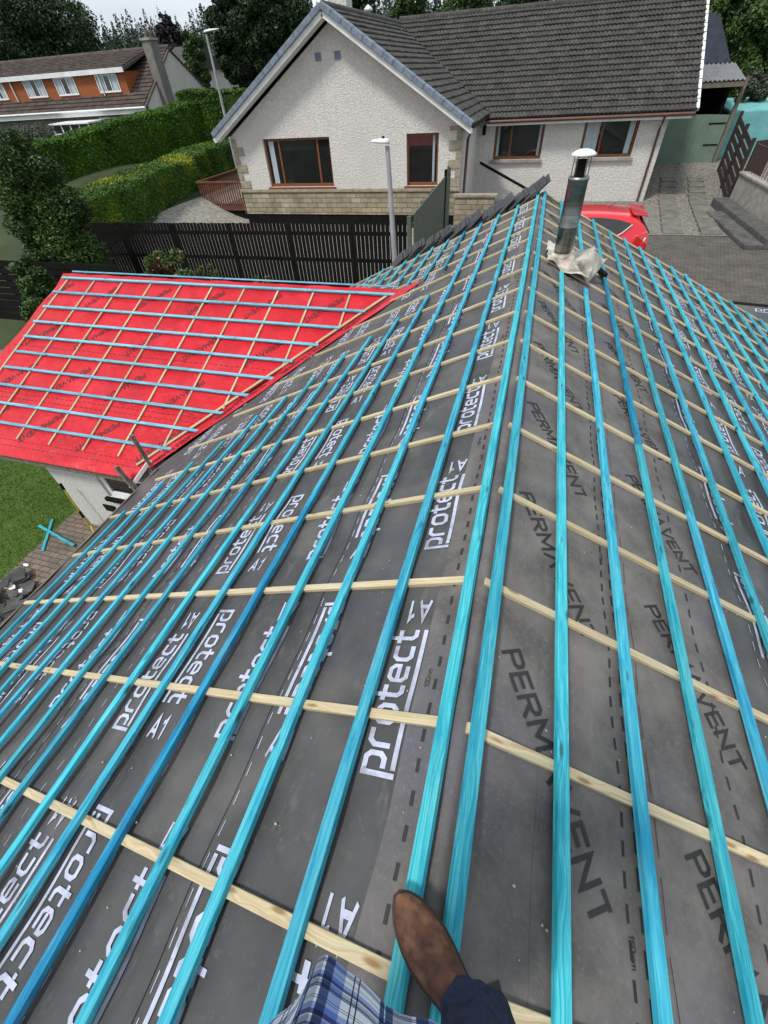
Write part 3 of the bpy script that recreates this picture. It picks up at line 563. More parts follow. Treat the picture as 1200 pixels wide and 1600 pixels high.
class Print:
    """flat print, each stroke a hair above the last so no two faces share a plane"""
    def __init__(s, fn): s.fn = fn; s.v = []; s.f = []; s.k = 0
    def stroke(s, pts, wd, tr, clip=None, maxl=.4):
        P = [np.array(p, float) for p in pts]; Q = [P[0]]
        for a, b in zip(P[:-1], P[1:]):
            n = max(1, int(np.linalg.norm(b - a) / maxl + .999))
            for i in range(1, n + 1): Q.append(a + (b - a) * i / n)
        s.k = (s.k + 1) % 5; h = .0025 + .0004 * s.k
        o = []
        for i, q in enumerate(Q):
            d1 = Q[i] - Q[i - 1] if i > 0 else Q[1] - Q[0]; d2 = Q[i + 1] - Q[i] if i < len(Q) - 1 else d1
            d1 = d1 / np.linalg.norm(d1); d2 = d2 / np.linalg.norm(d2)
            n1 = np.array([-d1[1], d1[0]]); n2 = np.array([-d2[1], d2[0]]); m = n1 + n2; m = m / np.linalg.norm(m)
            m = m / max(.45, m.dot(n1)); o.append((q + m * wd / 2, q - m * wd / 2))
        for (a1, b1), (a2, b2) in zip(o[:-1], o[1:]):
            c = [tr(p) for p in (a1, b1, b2, a2)]
            if clip and not all(clip(*q) for q in c): continue
            n = len(s.v); s.v += [s.fn(q[0], q[1], h) for q in c]; s.f.append((n, n + 1, n + 2, n + 3))
    def text(s, txt, org, dx, dy, clip=None, gap=.2, under=False, skip=0):
        """org: (s,y) of the baseline start, dx / dy: plane vectors of one unit of width and height"""
        org = np.array(org, float); dx = np.array(dx, float); dy = np.array(dy, float)
        tr = lambda p: tuple(org + dx * p[0] + dy * p[1])
        x = 0
        for ch in txt:
            wdt, st, L = G[ch]
            if random.random() >= skip:
                for l in L: s.stroke([(a + x, b) for a, b in l], st, tr, clip)
            x += wdt + gap
        if under: s.stroke([(.33, -.32), (x - gap + .02, -.32)], .2, tr, clip)
        return x
    def dash(s, a, b, wd, ln, gp, clip=None):
        a = np.array(a, float); b = np.array(b, float); L = np.linalg.norm(b - a); d = (b - a) / L; n = np.array([-d[1], d[0]]); t = 0
        s.k = (s.k + 1) % 5; h = .0025 + .0004 * s.k
        while t + ln < L:
            c = [a + d * t + n * wd / 2, a + d * t - n * wd / 2, a + d * (t + ln) - n * wd / 2, a + d * (t + ln) + n * wd / 2]
            if clip is None or all(clip(*q) for q in c):
                k = len(s.v); s.v += [s.fn(q[0], q[1], h) for q in c]; s.f.append((k, k + 1, k + 2, k + 3))
            t += ln + gp
    def build(s, name, m, parent, more=None):
        ms = [m]; V = list(s.v); F = list(s.f); mi = [0] * len(F)
        for q, mm in (more or []): k = len(V); V += q.v; F += [tuple(i + k for i in f) for f in q.f]; mi += [len(ms)] * len(q.f); ms.append(mm)
        return big(name, V, F, ms, parent, mi=mi)
PER = 1.04
fL = lambda s, y, h: PL(s, y, h + .0006 + drape(y, s))
clipL = lambda s, y: .02 < s < s_left_edge(y) - .05 and Y_NEAR < y < Y_FAR - .03
P1 = Print(fL); sx, sy = .0800, .0960
def prow(P, s0, ph, fwd, clip, side=1):
    """a row of the logo; fwd rows read away from the viewer"""
    for k in range(-3, 11):
        y = ph + PER * k
        if fwd:   # baseline towards the ridge
            P.text('protect', (s0, y), (0, sx), (sy, 0), clip, gap=.13, under=True)
            P.text('a1', (s0 - .03, y + .72), (.060, 0), (0, -.105), clip, gap=.25)
        else:
            P.text('protect', (s0 + .10, y), (0, -sx), (-sy, 0), clip, gap=.13, under=True)
            P.text('a1', (s0 + .10, y - .64), (-.060, 0), (0, .105), clip, gap=.25) if False else P.text('a1', (s0 + .11, y - .74), (-.060, 0), (0, .105), clip, gap=.25)
rows = [(.248, .295, 1), (.70, 1.02, 0), (1.06, .31, 1), (1.52, .99, 0), (1.865, .25, 1), (2.34, .93, 0), (2.68, .28, 1), (3.16, 1.0, 0), (3.50, .2, 1), (3.98, .9, 0), (4.32, .33, 1)]
for s0, ph, fw in rows: prow(P1, s0, ph, fw, clipL)
for s in (.865, 1.70, 2.52, 3.34, 4.16): P1.dash((s, Y_NEAR), (s, Y_FAR), .0036, .050, .050, clipL)
for s in (1.36, 2.18, 3.0, 3.82): P1.dash((s, Y_NEAR), (s, Y_FAR), .0034, .045, .065, clipL)
P2 = Print(lambda s, y, h: PL(s, y, h + .0021 + drape(y, s)))
P2.dash((.127, Y_NEAR), (.127, Y_FAR), .013, .042, .052)
for k in range(-1, 6): P2.text('100mm', (.150, .62 + 1.55 * k), (0, .0145), (.020, 0), None, gap=.12)
P1.build('lettering', M['print'], house, [(P2, M['inkdark'])])
clipR = lambda s, y: 1.42 < s < S_EAVE_R - .05 and Y_NEAR < y < Y_FAR - .03
P3 = Print(lambda s, y, h: PR(s, y, h + .001 + drape(y, s)))
def prow_r(s0, ph, fwd):
    for k in range(-3, 11):
        y = ph + PER * k
        if fwd:   # mirror side: reads towards the viewer, baseline on the ridge side
            P3.text('protect', (s0, y), (0, -sx), (sy, 0), clipR, gap=.13, under=True); P3.text('a1', (s0 - .02, y - .64), (.060, 0), (0, -.105), clipR, gap=.25)
        else:
            P3.text('protect', (s0 + .1, y), (0, sx), (-sy, 0), clipR, gap=.13, under=True); P3.text('a1', (s0 + .11, y + .74), (-.060, 0), (0, .105), clipR, gap=.25)
for s0, ph, fw in [(1.70, 2.05, 1), (2.10, 2.6, 0), (2.52, 1.9, 1), (2.9, 2.4, 0), (3.34, 2.2, 1), (3.72, 2.7, 0), (4.16, 2.0, 1), (4.55, 2.5, 0)]: prow_r(s0, ph, fw)
for s in (1.62, 2.44, 3.26, 4.08): P3.dash((s, Y_NEAR), (s, Y_FAR), .0036, .050, .050, clipR)
P3.build('lettering', M['print'], house)
# PERMAVENT, dark on the grey fleece
P4 = Print(lambda s, y, h: PR(s, y, h + .0034 + drape(y, s)))
clipP = lambda s, y: .012 < s < 1.36 and Y_NEAR < y < Y_FAR - .05
d4 = np.array([.39, -.72]); d4 /= np.linalg.norm(d4); n4 = np.array([d4[1], -d4[0]]) * -1
def perma(P, o, unit, hh, d, n, clip): P.text('PERMAVENT', o, d * unit, n * hh, clip, gap=.12)
clipA = lambda s, y: clipP(s, y) and not (.285 < s < .735)
for k in range(-3, 10):
    perma(P4, (.125, .835 + .94 * k), .090, .095, d4, n4, lambda s, y: clipP(s, y) and s < .60)
    perma(P4, (.90, 1.43 + 1.03 * k), .080, .095, d4 * 1.0, n4, lambda s, y: clipP(s, y) and s > .76)
for s, ln in ((.646, .044), (.697, .06)): P4.dash((s, Y_NEAR), (s, Y_FAR), .011, ln, .038)
P4.dash((1.20, Y_NEAR), (1.20, Y_FAR), .010, .05, .05)
P4.dash((.79, Y_NEAR), (.79, Y_FAR), .003, .14, .05)
for k in range(-1, 6):
    P4.text('150mm', (.642, .135 + 1.5 * k), (0, -.0145), (.020, 0), None, gap=.12); P4.text('100mm', (.700, .115 + 1.5 * k), (0, -.0145), (.020, 0), None, gap=.12)
P4.build('lettering', M['inkdark'], house)
# PERMAVENT on the red wing
P5 = Print(lambda x, v, h: PW(x, v, h + .001 + rdrape(x, v)))
clipW = lambda x, v: v < V_EAVE - .03 and X_L + .08 < x < vx(max(0, v)) - .06 and v > .02
d5 = np.array([-.52, .60]); d5 /= np.linalg.norm(d5); n5 = np.array([d5[1], -d5[0]])     # up of the letters points to the eave side
for r, (v0, xo) in enumerate(((.24, -5.12), (1.26, -4.72), (2.22, -4.61), (3.18, -4.56))):
    for k in range(-3, 6):
        x = xo - 1.13 * k
        P5.text('PERMAVENT', (x, v0), d5 * .083, np.array([d5[1], -d5[0]]) * .105 * 1.0, clipW, gap=.12)
for v in (.93, 1.90, 2.06, 2.93, 3.03, 3.80, 3.90): P5.dash((X_L + .1, v), (0, v), .010, .055, .04, clipW)
P5.build('lettering', M['inkred'], house)
P6 = Print(lambda x, v, h: tongue_pt(x, v, h))
def tongue_pt(u, vv, h):
    p = PW(vx(vv) - .04, vv, .006); s = (X0 - vx(vv)) / CA
    q = PL(max(.0, s - .28), p.y - .07, .013); return p.lerp(q, u) + Vector((0, 0, .012 * math.sin(math.pi * u) + h + .003))
for k in range(4): P6.text('PERMAVENT', (.25, 1.05 + .95 * k), (0, -.075), (.42, 0), lambda u, v: 0 < u < .9 and .1 < v < 3.8, gap=.12)
P6.build('lettering', M['inkred'], house)

# ------------------------------------------------------------------ flue
fl = thing('flue', 'stainless steel twin wall flue with a rain cap, standing in crumpled lead by the ridge', 'flue', (0.405, 6.2, 4.0))
ax = at(912, 243, 6.22) - Vector((.405, 6.2, 4.0)); ax.normalize(); o3 = Vector((.405, 6.2, 3.99)); Lf = .865
MB().lathe(o3, [(.103, 0), (.106, .03), (.106, .36), (.111, .365), (.112, .372), (.112, .380), (.106, .388), (.106, .80), (.110, .805), (.110, .838), (.095, .838), (.095, .65)], 40, axis=ax).build('pipe', M['steel'], fl)
top = o3 + ax * (Lf + .16)
MB().lathe(top, [(.001, .045), (.045, .043), (.09, .03), (.124, .008), (.129, -.006), (.125, -.012), (.08, .006), (.001, .012)], 40, axis=ax).build('rain_cap', M['lampwhite'], fl)
mb = MB()
for k in range(4):
    t = k * math.pi / 2 + .5; q = Vector((0, 0, 1)).rotation_difference(ax); r = q @ Vector((.103 * math.cos(t), .103 * math.sin(t), 0))
    MB().bar(o3 + ax * .80 + r, top + r * .95, .012, .004, up=r).build('cap_bracket', M['steel'], fl)
MB().tube([o3 + ax * .7, o3 + ax * .985], [.05, .045], 16).build('inner_cone', M['black'], fl)
MB().lathe(o3, [(.145, .03), (.152, .07), (.14, .10), (.116, .115), (.113, .08)], 36, axis=ax).build('storm_collar', M['lead'], fl)
# crumpled lead slate
def lead(u, v):
    s = .17 + .54 * u; y = 5.84 + .80 * v; r = math.hypot(s - .40, (y - 6.22) * .9)
    h = .035 + .16 * math.exp(-(r / .15) ** 2) + .018 * math.sin(11 * u + 7 * v) + .014 * math.sin(19 * v - 8 * u)
    if u > .62: h += (u - .62) * .62 * (.35 + .65 * v)
    h += .05 * max(0, .3 - v) * math.sin(9 * u)
    return PR(s, y + .05 * math.sin(6 * u), h)
o = grid('lead_flashing', lead, 40, 40, M['lead'], fl); sm_ = o.modifiers.new('thick', 'SOLIDIFY'); sm_.thickness = .004
def flap(u, v):
    a = PR(.46, 5.80, .12).lerp(PR(.74, 5.92, .04), u); b = PR(.54, 6.0, .20).lerp(PR(.84, 6.25, .30), u)
    p = a.lerp(b, v); return p + Vector((0, 0, .04 * math.sin(math.pi * u * 1.5) + .015 * math.sin(9 * u + 4 * v)))
o = grid('lead_flap', flap, 16, 16, M['lead'], fl); o.modifiers.new('thick', 'SOLIDIFY').thickness = .004
MB().bar(PR(.70, 6.85, .06), PR(1.02, 6.45, .06), .05, .05).build('black_strip', M['black'], house)

# ------------------------------------------------------------------ tiles stacked along the far verge
def tile_mesh():
    mb = MB(); L_, W_, t = .30, .22, .017
    for i in range(1):
        pass
    prof = [(-W_ / 2, 0), (-W_ / 2 + .03, .012), (-.04, .010), (0, .018), (.04, .010), (W_ / 2 - .03, .012), (W_ / 2, 0)]
    vs = []
    for x in (0, L_):
        for y, z in prof: vs.append((x, y, z + t))
        for y, z in prof: vs.append((x, y, z * .6))
    n = len(prof); fs = []
    for j in range(n - 1):
        fs += [(j, j + 1, 2 * n + j + 1, 2 * n + j), (n + j + 1, n + j, 3 * n + j, 3 * n + j + 1), (j + 1, j, n + j, n + j + 1), (2 * n + j, 2 * n + j + 1, 3 * n + j + 1, 3 * n + j)]
    fs += [(0, n, 3 * n, 2 * n), (n - 1, 3 * n - 1, 4 * n - 1, 2 * n - 1)][:2]
    mb.add(vs, fs); o = mb.build('roof_tile', M['slate']); me = o.data; bpy.data.objects.remove(o); return me
tm = tile_mesh()
names = ['in the stack nearest the ridge on the far verge', 'in the second stack down from the ridge on the far verge', 'in the third stack down from the ridge on the far verge', 'in the fourth stack down from the ridge on the far verge', 'in the lowest stack on the far verge']
stacks = [(.22, 9.28), (.82, 9.28), (1.40, 9.28), (1.98, 9.28), (2.55, 9.28)]
for k, (s, y) in enumerate(stacks):
    nn = 9
    for j in range(nn):
        o = bpy.data.objects.new('loose_tile', tm); COL.objects.link(o)
        tl = AL + R_(19 + random.uniform(-3, 3)); d = Vector((math.cos(tl), random.uniform(-.06, .10), math.sin(tl))).normalized()
        wv = Vector((0, 1, 0)) - d * d.y; wv.normalize(); n2 = d.cross(wv)
        if n2.z < 0: n2 = -n2
        rl = R_(24 + random.uniform(-6, 6)); wv, n2 = wv * math.cos(rl) + n2 * math.sin(rl), n2 * math.cos(rl) - wv * math.sin(rl)
        base = PL(s + .38 - .062 * j, y + .02 + random.uniform(-.03, .03), .035 + .006 * j)
        o.matrix_basis = Matrix(((d.x, wv.x, n2.x, base.x), (d.y, wv.y, n2.y, base.y), (d.z, wv.z, n2.z, base.z), (0, 0, 0, 1)))
        tag(o, 'dark roof tile leaning ' + names[k], 'roof tile', 'roof tiles ' + names[k])

# ------------------------------------------------------------------ neighbour's house
YG, YV, Y2, YE2 = 19.37, 19.02, 23.74, 23.34
nb = thing('harled_house', 'white harled neighbour house with a grey tiled roof and stone base, facing the roof', 'house', (-4, 24, 1.5))
GXL, GXR, GAX, GAZ = -11.95, -2.88, -7.42, 6.98
GEZ = GAZ - (GAX - GXL) * math.tan(R_(30.2))
def opening_wall(mb, x0, x1, z0, z1, y, th, ops):
    """wall in the XZ plane with rectangular openings (x0,x1,z0,z1), sorted, same z band"""
    ops = sorted(ops); za, zb = ops[0][2], ops[0][3]
    mb.box(x0, x1, y, y + th, z0, za); mb.box(x0, x1, y, y + th, zb, z1)
    xs = x0
    for o in ops: mb.box(xs, o[0], y, y + th, za, zb); xs = o[1]
    mb.box(xs, x1, y, y + th, za, zb)
W1 = (-10.60, -7.82, 2.76, 4.24); W2 = (-4.86, -3.69, 2.76, 4.24)
mb = MB(); opening_wall(mb, GXL, GXR, 1.3, 4.30, YG, .28, [W1, W2])
mb.prism([(GXL, YG, 4.30), (GXR, YG, 4.30), (GXR, YG, GEZ), (GAX, YG, GAZ), (GXL, YG, GEZ)], (0, .28, 0))
mb.box(GXL, GXL + .28, YG + .28, 30, 1.3, GEZ - .1); mb.box(GXR - .28, GXR, YG + .28, Y2, 1.3, GEZ - .1)
W3 = (-2.16, -.20, 2.96, 4.12); W4 = (1.30, 3.28, 2.96, 4.12)
opening_wall(mb, GXR - .28, 4.25, 1.3, 4.22, Y2, .28, [W3, W4])
mb.box(3.97, 4.25, Y2 + .28, 33.2, 1.3, 4.2)
mb.prism([(3.97, Y2 + .3, 4.2), (3.97, 33.2, 4.2), (3.97, 28.45, 7.1)], (.28, 0, 0))
mb.build('wall', M['harl'], nb)
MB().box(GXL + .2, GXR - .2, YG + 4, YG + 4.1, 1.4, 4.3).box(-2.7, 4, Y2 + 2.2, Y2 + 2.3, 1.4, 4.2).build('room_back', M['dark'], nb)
# base course in stone, with a cap
mb = MB(); mb.box(GXL - .05, GXR + .04, YG - .07, YG - .002, 1.86, 2.60); mb.box(GXL - .07, GXL - .002, YG - .07, 24, 1.86, 2.60); mb.build('stone_base', M['stone'], nb)
mb = MB(); mb.box(GXL - .08, GXR + .06, YG - .11, YG - .003, 2.604, 2.70); mb.build('base_cap', M['quoin'], nb, bevel=.01)
MB().box(GXL - .03, GXR + .02, YG - .04, YG - .004, 1.2, 1.857).build('black_base', M['black'], nb)
def quoins(x, dirn, z0, z1, full):
    mb = MB(); z = z0; k = 0
    while z < z1 - .1:
        h = .25 if k % 2 else .27; L_ = .46 if k % 2 == 0 else .20
        if k % 2 == 0 or full:
            xx = sorted((x, x + dirn * L_)); mb.box(xx[0], xx[1], YG - .035, YG - .003, z + .006, min(z1, z + h) - .006)
        z += h; k += 1
    return mb
quoins(GXL - .02, 1, 2.72, 4.32, True).build('quoins', M['quoin'], nb, bevel=.012)
quoins(GXR + .02, -1, 2.72, 4.40, True).build('quoins', M['quoin'], nb, bevel=.012)
def window(wd, y, cols, curtains, parent, reveal=.11):
    x0, x1, z0, z1 = wd; f = .075; yy = y + reveal; mb = MB()
    mb.box(x0, x1, yy, yy + .07, z0, z0 + f + .02); mb.box(x0, x1, yy, yy + .07, z1 - f, z1)
    xs = [x0] + [x0 + (x1 - x0) * c for c in cols] + [x1]
    mb.box(x0, x0 + f, yy - .002, yy + .072, z0 + f + .02, z1 - f); mb.box(x1 - f, x1, yy - .002, yy + .072, z0 + f + .02, z1 - f)
    for x in xs[1:-1]: mb.box(x - f / 2, x + f / 2, yy - .002, yy + .072, z0 + f + .02, z1 - f)
    fr = mb.build('window', M['brownwood'], parent, bevel=.008)
    MB().box(x0 + f, x1 - f, yy + .03, yy + .036, z0 + f, z1 - f).build('pane', M['glass'], fr)
    sl = MB().box(x0 - .08, x1 + .08, y - .10, yy + .04, z0 - .09, z0 - .003).build('sill', M['concrete'] if y > 20 else M['brownwood'], fr)
    for c0, c1 in curtains:
        mb = MB(); xa, xb = x0 + (x1 - x0) * c0, x0 + (x1 - x0) * c1; n = 14
        vs = []
        for i in range(n + 1):
            x = xa + (xb - xa) * i / n; vs += [(x, yy - .0 + .022 + .006 * math.sin(i * 1.9), z0 + f + .03), (x, yy + .022 + .006 * math.sin(i * 1.9), z1 - f - .01)]
        mb.add(vs, [(2 * i, 2 * i + 2, 2 * i + 3, 2 * i + 1) for i in range(n)]); mb.build('curtain', M['curtain'], fr)
    return fr
window(W1, YG, [.22, .80], [(.06, .135)], nb); window(W2, YG, [], [(.80, .87)], nb)
window(W3, Y2, [.34], [(.90, .95), (.05, .10)], nb); window(W4, Y2, [.36], [(.05, .30), (.84, .94)], nb)
for x in (-7.9, -7.2): 
    mb = MB().box(x - .11, x + .11, YG - .02, YG - .002, 6.15, 6.35)
    for k in range(5): mb.box(x - .09, x + .09, YG - .028, YG - .022, 6.17 + k * .036, 6.19 + k * .036)
    mb.build('gable_vent', M['verge'], nb)
# roofs with real tile courses
def tiled(name, org, along, up, nal, nup, m, parent, clip=None, gauge=.30, tw=.30, sub=6, lift=.055, amp=.034):
    """org corner, along = unit vector along the eave, up = unit vector up the slope"""
    along = np.array(along, float); up = np.array(up, float); nrm = np.cross(along, up); nrm /= np.linalg.norm(nrm)
    if nrm[2] < 0: nrm = -nrm
    V = []; F = []; org = np.array(org, float)
    for r in range(nup):
        sh = (r % 2) * .5 * tw * 0
        for c in range(nal):
            u0 = c * tw; cl = clip(u0 + tw / 2, (r + .5) * gauge) if clip else True
            if not cl: continue
            jit = rng.uniform(-.009, .010); b0 = len(V); jr = rng.uniform(-.010, .010)
            for i in range(sub + 1):
                t = i / sub; x = u0 + tw * t
                z = amp * (abs(math.sin(math.pi * t * 2)) ** .8 if t < .5 else abs(math.sin(math.pi * t * 2)) ** .8)
                for s_, h in ((0, lift + jit), (1, .004)):
                    V.append(org + along * x + up * ((r + s_) * gauge - (.02 + jr) * (s_ == 0)) + nrm * (h + z))
                V.append(org + along * x + up * (r * gauge - .02 - jr) + nrm * (-.004 + z * .6))
            for i in range(sub):
                a = b0 + 3 * i; F.append((a, a + 3, a + 4, a + 1)); F.append((a + 2, a + 5, a + 3, a))
    return big(name, V, F, m, parent)
TP = math.tan(R_(30.2)); cP, sP = math.cos(R_(30.2)), math.sin(R_(30.2))
VEZ = 4.42; RTZ = VEZ + 4.93 * TP    # verge eave height / ridge height
gxl, gxr = GAX - 4.98, GAX + 4.93
def gclip(u, v):          # right slope of the gable roof: keep what lies in front of the valley
    x = gxr - v * cP; y = YV + .02 + u; z = VEZ + v * sP
    return y < YE2 + (z - 4.28) / math.tan(R_(31.5)) + .1
n_up = int(4.93 / cP / .30) + 1
tiled('roof', (gxr, YV + .02, VEZ), (0, 1, 0), (-cP, 0, sP), 34, 19, M['tile'], nb, gclip)
tiled('roof', (gxl, YV + .02, VEZ), (0, 1, 0), (cP, 0, sP), 36, 19, M['tile'], nb)
T2 = R_(31.5); R2Z = 4.28 + 5.1 * math.tan(T2)
def rclip(u, v):
    x = -8.2 + u; y = YE2 + v * math.cos(T2); z = 4.28 + v * math.sin(T2)
    return z > VEZ + (gxr - x) * TP - .12 if x < gxr else True
tiled('roof', (-8.2, YE2, 4.28), (1, 0, 0), (0, math.cos(T2), math.sin(T2)), 44, 20, M['tile'], nb, rclip)
mb = MB()      # solid decks under the tiles
mb.hexa([(gxl, YV + .05, VEZ - .12), (GAX, YV + .05, RTZ - .12), (GAX, 31, RTZ - .12), (gxl, 31, VEZ - .12), (gxl, YV + .05, VEZ - .02), (GAX, YV + .05, RTZ - .02), (GAX, 31, RTZ - .02), (gxl, 31, VEZ - .02)])
mb.hexa([(GAX, YV + .05, RTZ - .12), (gxr, YV + .05, VEZ - .12), (gxr, 23.5, VEZ - .12), (GAX, 28.2, RTZ - .12), (GAX, YV + .05, RTZ - .02), (gxr, YV + .05, VEZ - .02), (gxr, 23.5, VEZ - .02), (GAX, 28.2, RTZ - .02)])
mb.hexa([(gxr, YE2 + .02, 4.18), (4.96, YE2 + .02, 4.18), (4.96, YE2 + 5.1, R2Z - .1), (GAX, YE2 + 5.1, R2Z - .1), (gxr, YE2 + .02, 4.27), (4.96, YE2 + .02, 4.27), (4.96, YE2 + 5.1, R2Z - .01), (GAX, YE2 + 5.1, R2Z - .01)])
mb.hexa([(GAX, YE2 + 5.1, R2Z - .1), (4.96, YE2 + 5.1, R2Z - .1), (4.96, YE2 + 10.2, 4.18), (GAX, YE2 + 10.2, 4.18), (GAX, YE2 + 5.1, R2Z - .01), (4.96, YE2 + 5.1, R2Z - .01), (4.96, YE2 + 10.2, 4.27), (GAX, YE2 + 10.2, 4.27)])
mb.build('roof_deck', M['dark'], nb)
def ridge(a, b, parent, m, rr=.13, step=.45):
    a = Vector(a); b = Vector(b); n = int((b - a).length / step); d = (b - a) / n; mb = MB()
    for i in range(n):
        mb.tube([a + d * i, a + d * (i + 1.03)], [rr, rr * .95], 10)
    return mb.build('ridge_tiles', m, parent)
ridge((GAX, YV, RTZ + .0), (GAX, 31, RTZ + .0), nb, M['tile']); ridge((-7.4, YE2 + 5.1, R2Z), (4.9, YE2 + 5.1, R2Z), nb, M['tile'])
MB().bar((gxr - .05, YE2 + .1, VEZ + .06), (GAX, YE2 + (RTZ - 4.28) / math.tan(T2), RTZ + .02), .16, .03, mi=0).build('valley_gutter', M['black'], nb)
# verge: blue grey caps with white bargeboards
for sgn, xe in ((-1, gxl), (1, gxr)):
    mb = MB(); L_ = math.hypot(4.95, 4.95 * TP); n = 15; d = Vector((GAX - xe, 0, RTZ - VEZ)).normalized(); up = Vector((-d.z * (1 if d.x > 0 else -1), 0, abs(d.x)))
    for k in range(n):
        a = Vector((xe, YV - .02, VEZ + .03)) + d * (L_ * k / n); b = a + d * (L_ / n * .97)
        mb.bar(a + up * -.01 - Vector((0, .03, 0)), b + up * -.01 - Vector((0, .03, 0)), .34, .15, up=up)
    mb.build('verge_caps', M['verge'], nb, bevel=.012)
    mb = MB(); mb.bar(Vector((xe, YV - .13, VEZ - .15)), Vector((GAX, YV - .13, RTZ - .15)), .035, .14, up=up); mb.build('bargeboard', M['white'], nb)
    mb = MB(); mb.bar(Vector((xe, (YV + YG) / 2 - .02, VEZ - .20)), Vector((GAX, (YV + YG) / 2 - .02, RTZ - .20)), YG - YV, .02, up=up); mb.build('soffit', M['white'], nb)
mb = MB(); n = 13
for k in range(n):
    a = Vector((5.0, YE2, 4.30)).lerp(Vector((5.0, YE2 + 5.1, R2Z + .02)), k / n); b = Vector((5.0, YE2, 4.30)).lerp(Vector((5.0, YE2 + 5.1, R2Z + .02)), (k + .9) / n)
    mb.bar(a, b, .10, .10)
mb.build('verge_caps', M['white'], nb)
MB().bar((5.0, YE2 + .05, 4.17), (5.0, YE2 + 5.1, R2Z - .12), .03, .12).build('bargeboard', M['black'], nb)
MB().box(-2.5, 4.9, YE2 - .02, YE2 + .02, 4.07, 4.20).box(-2.5, 4.6, YE2 + .02, Y2, 4.07, 4.09).build('fascia', M['white'], nb)
MB().tube([(-2.5, YE2 - .08, 4.20), (4.96, YE2 - .08, 4.20)], .055, 10).build('gutter', M['gutter'], nb)
MB().tube([(4.0, YE2 - .06, 4.16), (4.0, YE2 + .0, 4.0), (4.02, Y2 - .06, 3.8), (4.02, Y2 - .06, 1.45)], .04, 10).build('downpipe', M['gutter'], nb)
MB().tube([(-2.62, 19.9, 4.25), (-2.72, 19.75, 4.0), (-2.75, 19.7, 1.5)], .05, 10).build('downpipe', M['gutter'], nb)
a_ = at(750, 254, 23.4); b_ = at(826, 297, 23.4)
MB().tube([a_, b_], .05, 10).build('loose_pipe', M['black'], nb)
mb = MB(); q = at(757, 203, Y2 - .05); mb.box(q.x - .06, q.x + .06, Y2 - .12, Y2 - .003, q.z - .16, q.z + .14); mb.build('wall_lamp', M['black'], nb, bevel=.03)
cq = at(531, 4, 28.5); MB().box(cq.x - .45, cq.x + .45, 28.1, 28.9, RTZ - .3, cq.z + 1.1).build('chimney', M['harl'], nb)
cq = at(575, 8, 29.5); MB().lathe((cq.x, 29.5, cq.z - .5), [(.1, -1.5), (.1, .3), (.22, .32), (.2, .40), (.02, .52)], 16).build('roof_vent', M['lampwhite'], nb)
# timber deck at its left side
dk = thing('deck', 'red brown timber deck with slatted railing, beside the gable of the neighbour house', 'deck', (-13, 20.5, 1.5))
yA, yB = 19.9, 23.8; q0 = at(306, 284, yA); zt_ = q0.z; xA = q0.x; zb_ = 1.98
MB().box(xA, GXL - .1, yA, yB, zb_ - .12, zb_).build('deck_floor', M['deck'], dk)
MB().box(xA + .05, GXL - .12, yA + .05, yB, 1.3, zb_ - .125).build('deck_base', M['black'], dk)
mb = MB(); n = 21
for k in range(n):
    x = xA + .06 + (GXL - .16 - xA) * k / n; mb.box(x, x + .055, yA, yA + .03, zb_ + .02, zt_ - .06)
mb.box(xA, GXL - .1, yA - .03, yA + .07, zt_ - .058, zt_); mb.box(xA, GXL - .1, yA + .032, yA + .06, zb_ + .06, zb_ + .12); mb.build('railing', M['deck'], dk)
mb = MB()
for k in range(27):
    y = yA + .1 + (yB - yA) * k / 27; mb.box(xA, xA + .03, y, y + .055, zb_ + .02, zt_ - .06)
mb.box(xA - .03, xA + .07, yA + .075, yB, zt_ - .058, zt_); mb.build('railing', M['deck'], dk)
mb = MB()
for k in range(20):
    x = xA + .06 + (GXL - .16 - xA) * k / 20; mb.box(x, x + .055, yB, yB + .03, zb_ + .02, zt_ - .06)
mb.box(xA + .08, GXL - .1, yB - .03, yB + .07, zt_ - .058, zt_); mb.build('railing', M['deck'], dk)

# ------------------------------------------------------------------ fences and walls
def picket(name, a, b, zt0, zt1, zb, bw, gp, th, m, label, cat, posts=1.8, group=None):
    a = Vector((*a, 0)); b = Vector((*b, 0)); L_ = (b - a).length; d = (b - a) / L_; t = thing(name, label, cat, (a.x, a.y, zb), group)
    mb = MB(); s = 0; n_ = d.cross(Vector((0, 0, 1)))
    while s + bw < L_:
        p = a + d * s; q = a + d * (s + bw); z = zt0 + (zt1 - zt0) * s / L_ + random.uniform(-.008, .008); o = n_ * th
        mb.hexa([(p.x, p.y, zb), (q.x, q.y, zb), (q.x + o.x, q.y + o.y, zb), (p.x + o.x, p.y + o.y, zb), (p.x, p.y, z), (q.x, q.y, z), (q.x + o.x, q.y + o.y, z), (p.x + o.x, p.y + o.y, z)])
        s += bw + gp
    mb.build('boards', m, t)
    o = n_ * -.03
    for fz in (.12, .5, .86):
        z0 = zb + (zt0 - zb) * fz; z1 = zb + (zt1 - zb) * fz
        MB().bar(a + o + Vector((0, 0, z0)), b + o + Vector((0, 0, z1)), .04, .08).build('rail', m, t)
    k = 0
    while k <= L_:
        p = a + d * k - n_ * .1; MB().box(p.x - .05, p.x + .05, p.y - .05, p.y + .05, zb - .1, zt0 + (zt1 - zt0) * k / L_ - .05).build('post', m, t); k += posts
    return t
picket('board_fence', (-13.4, 11.6), (-2.86, 11.75), 3.14, 3.20, 1.5, 0.096, .014, .010, M['black'], 'long black vertical board fence behind the roofs, in front of the white house', 'fence')
picket('green_fence', (-2.78, 11.7), (-3.0, 17.0), 3.40, 3.36, 1.6, .105, .012, .022, M['greenfence'], 'tall grey green board fence running back to the white house', 'fence')
mb = MB(); y0 = 17.5
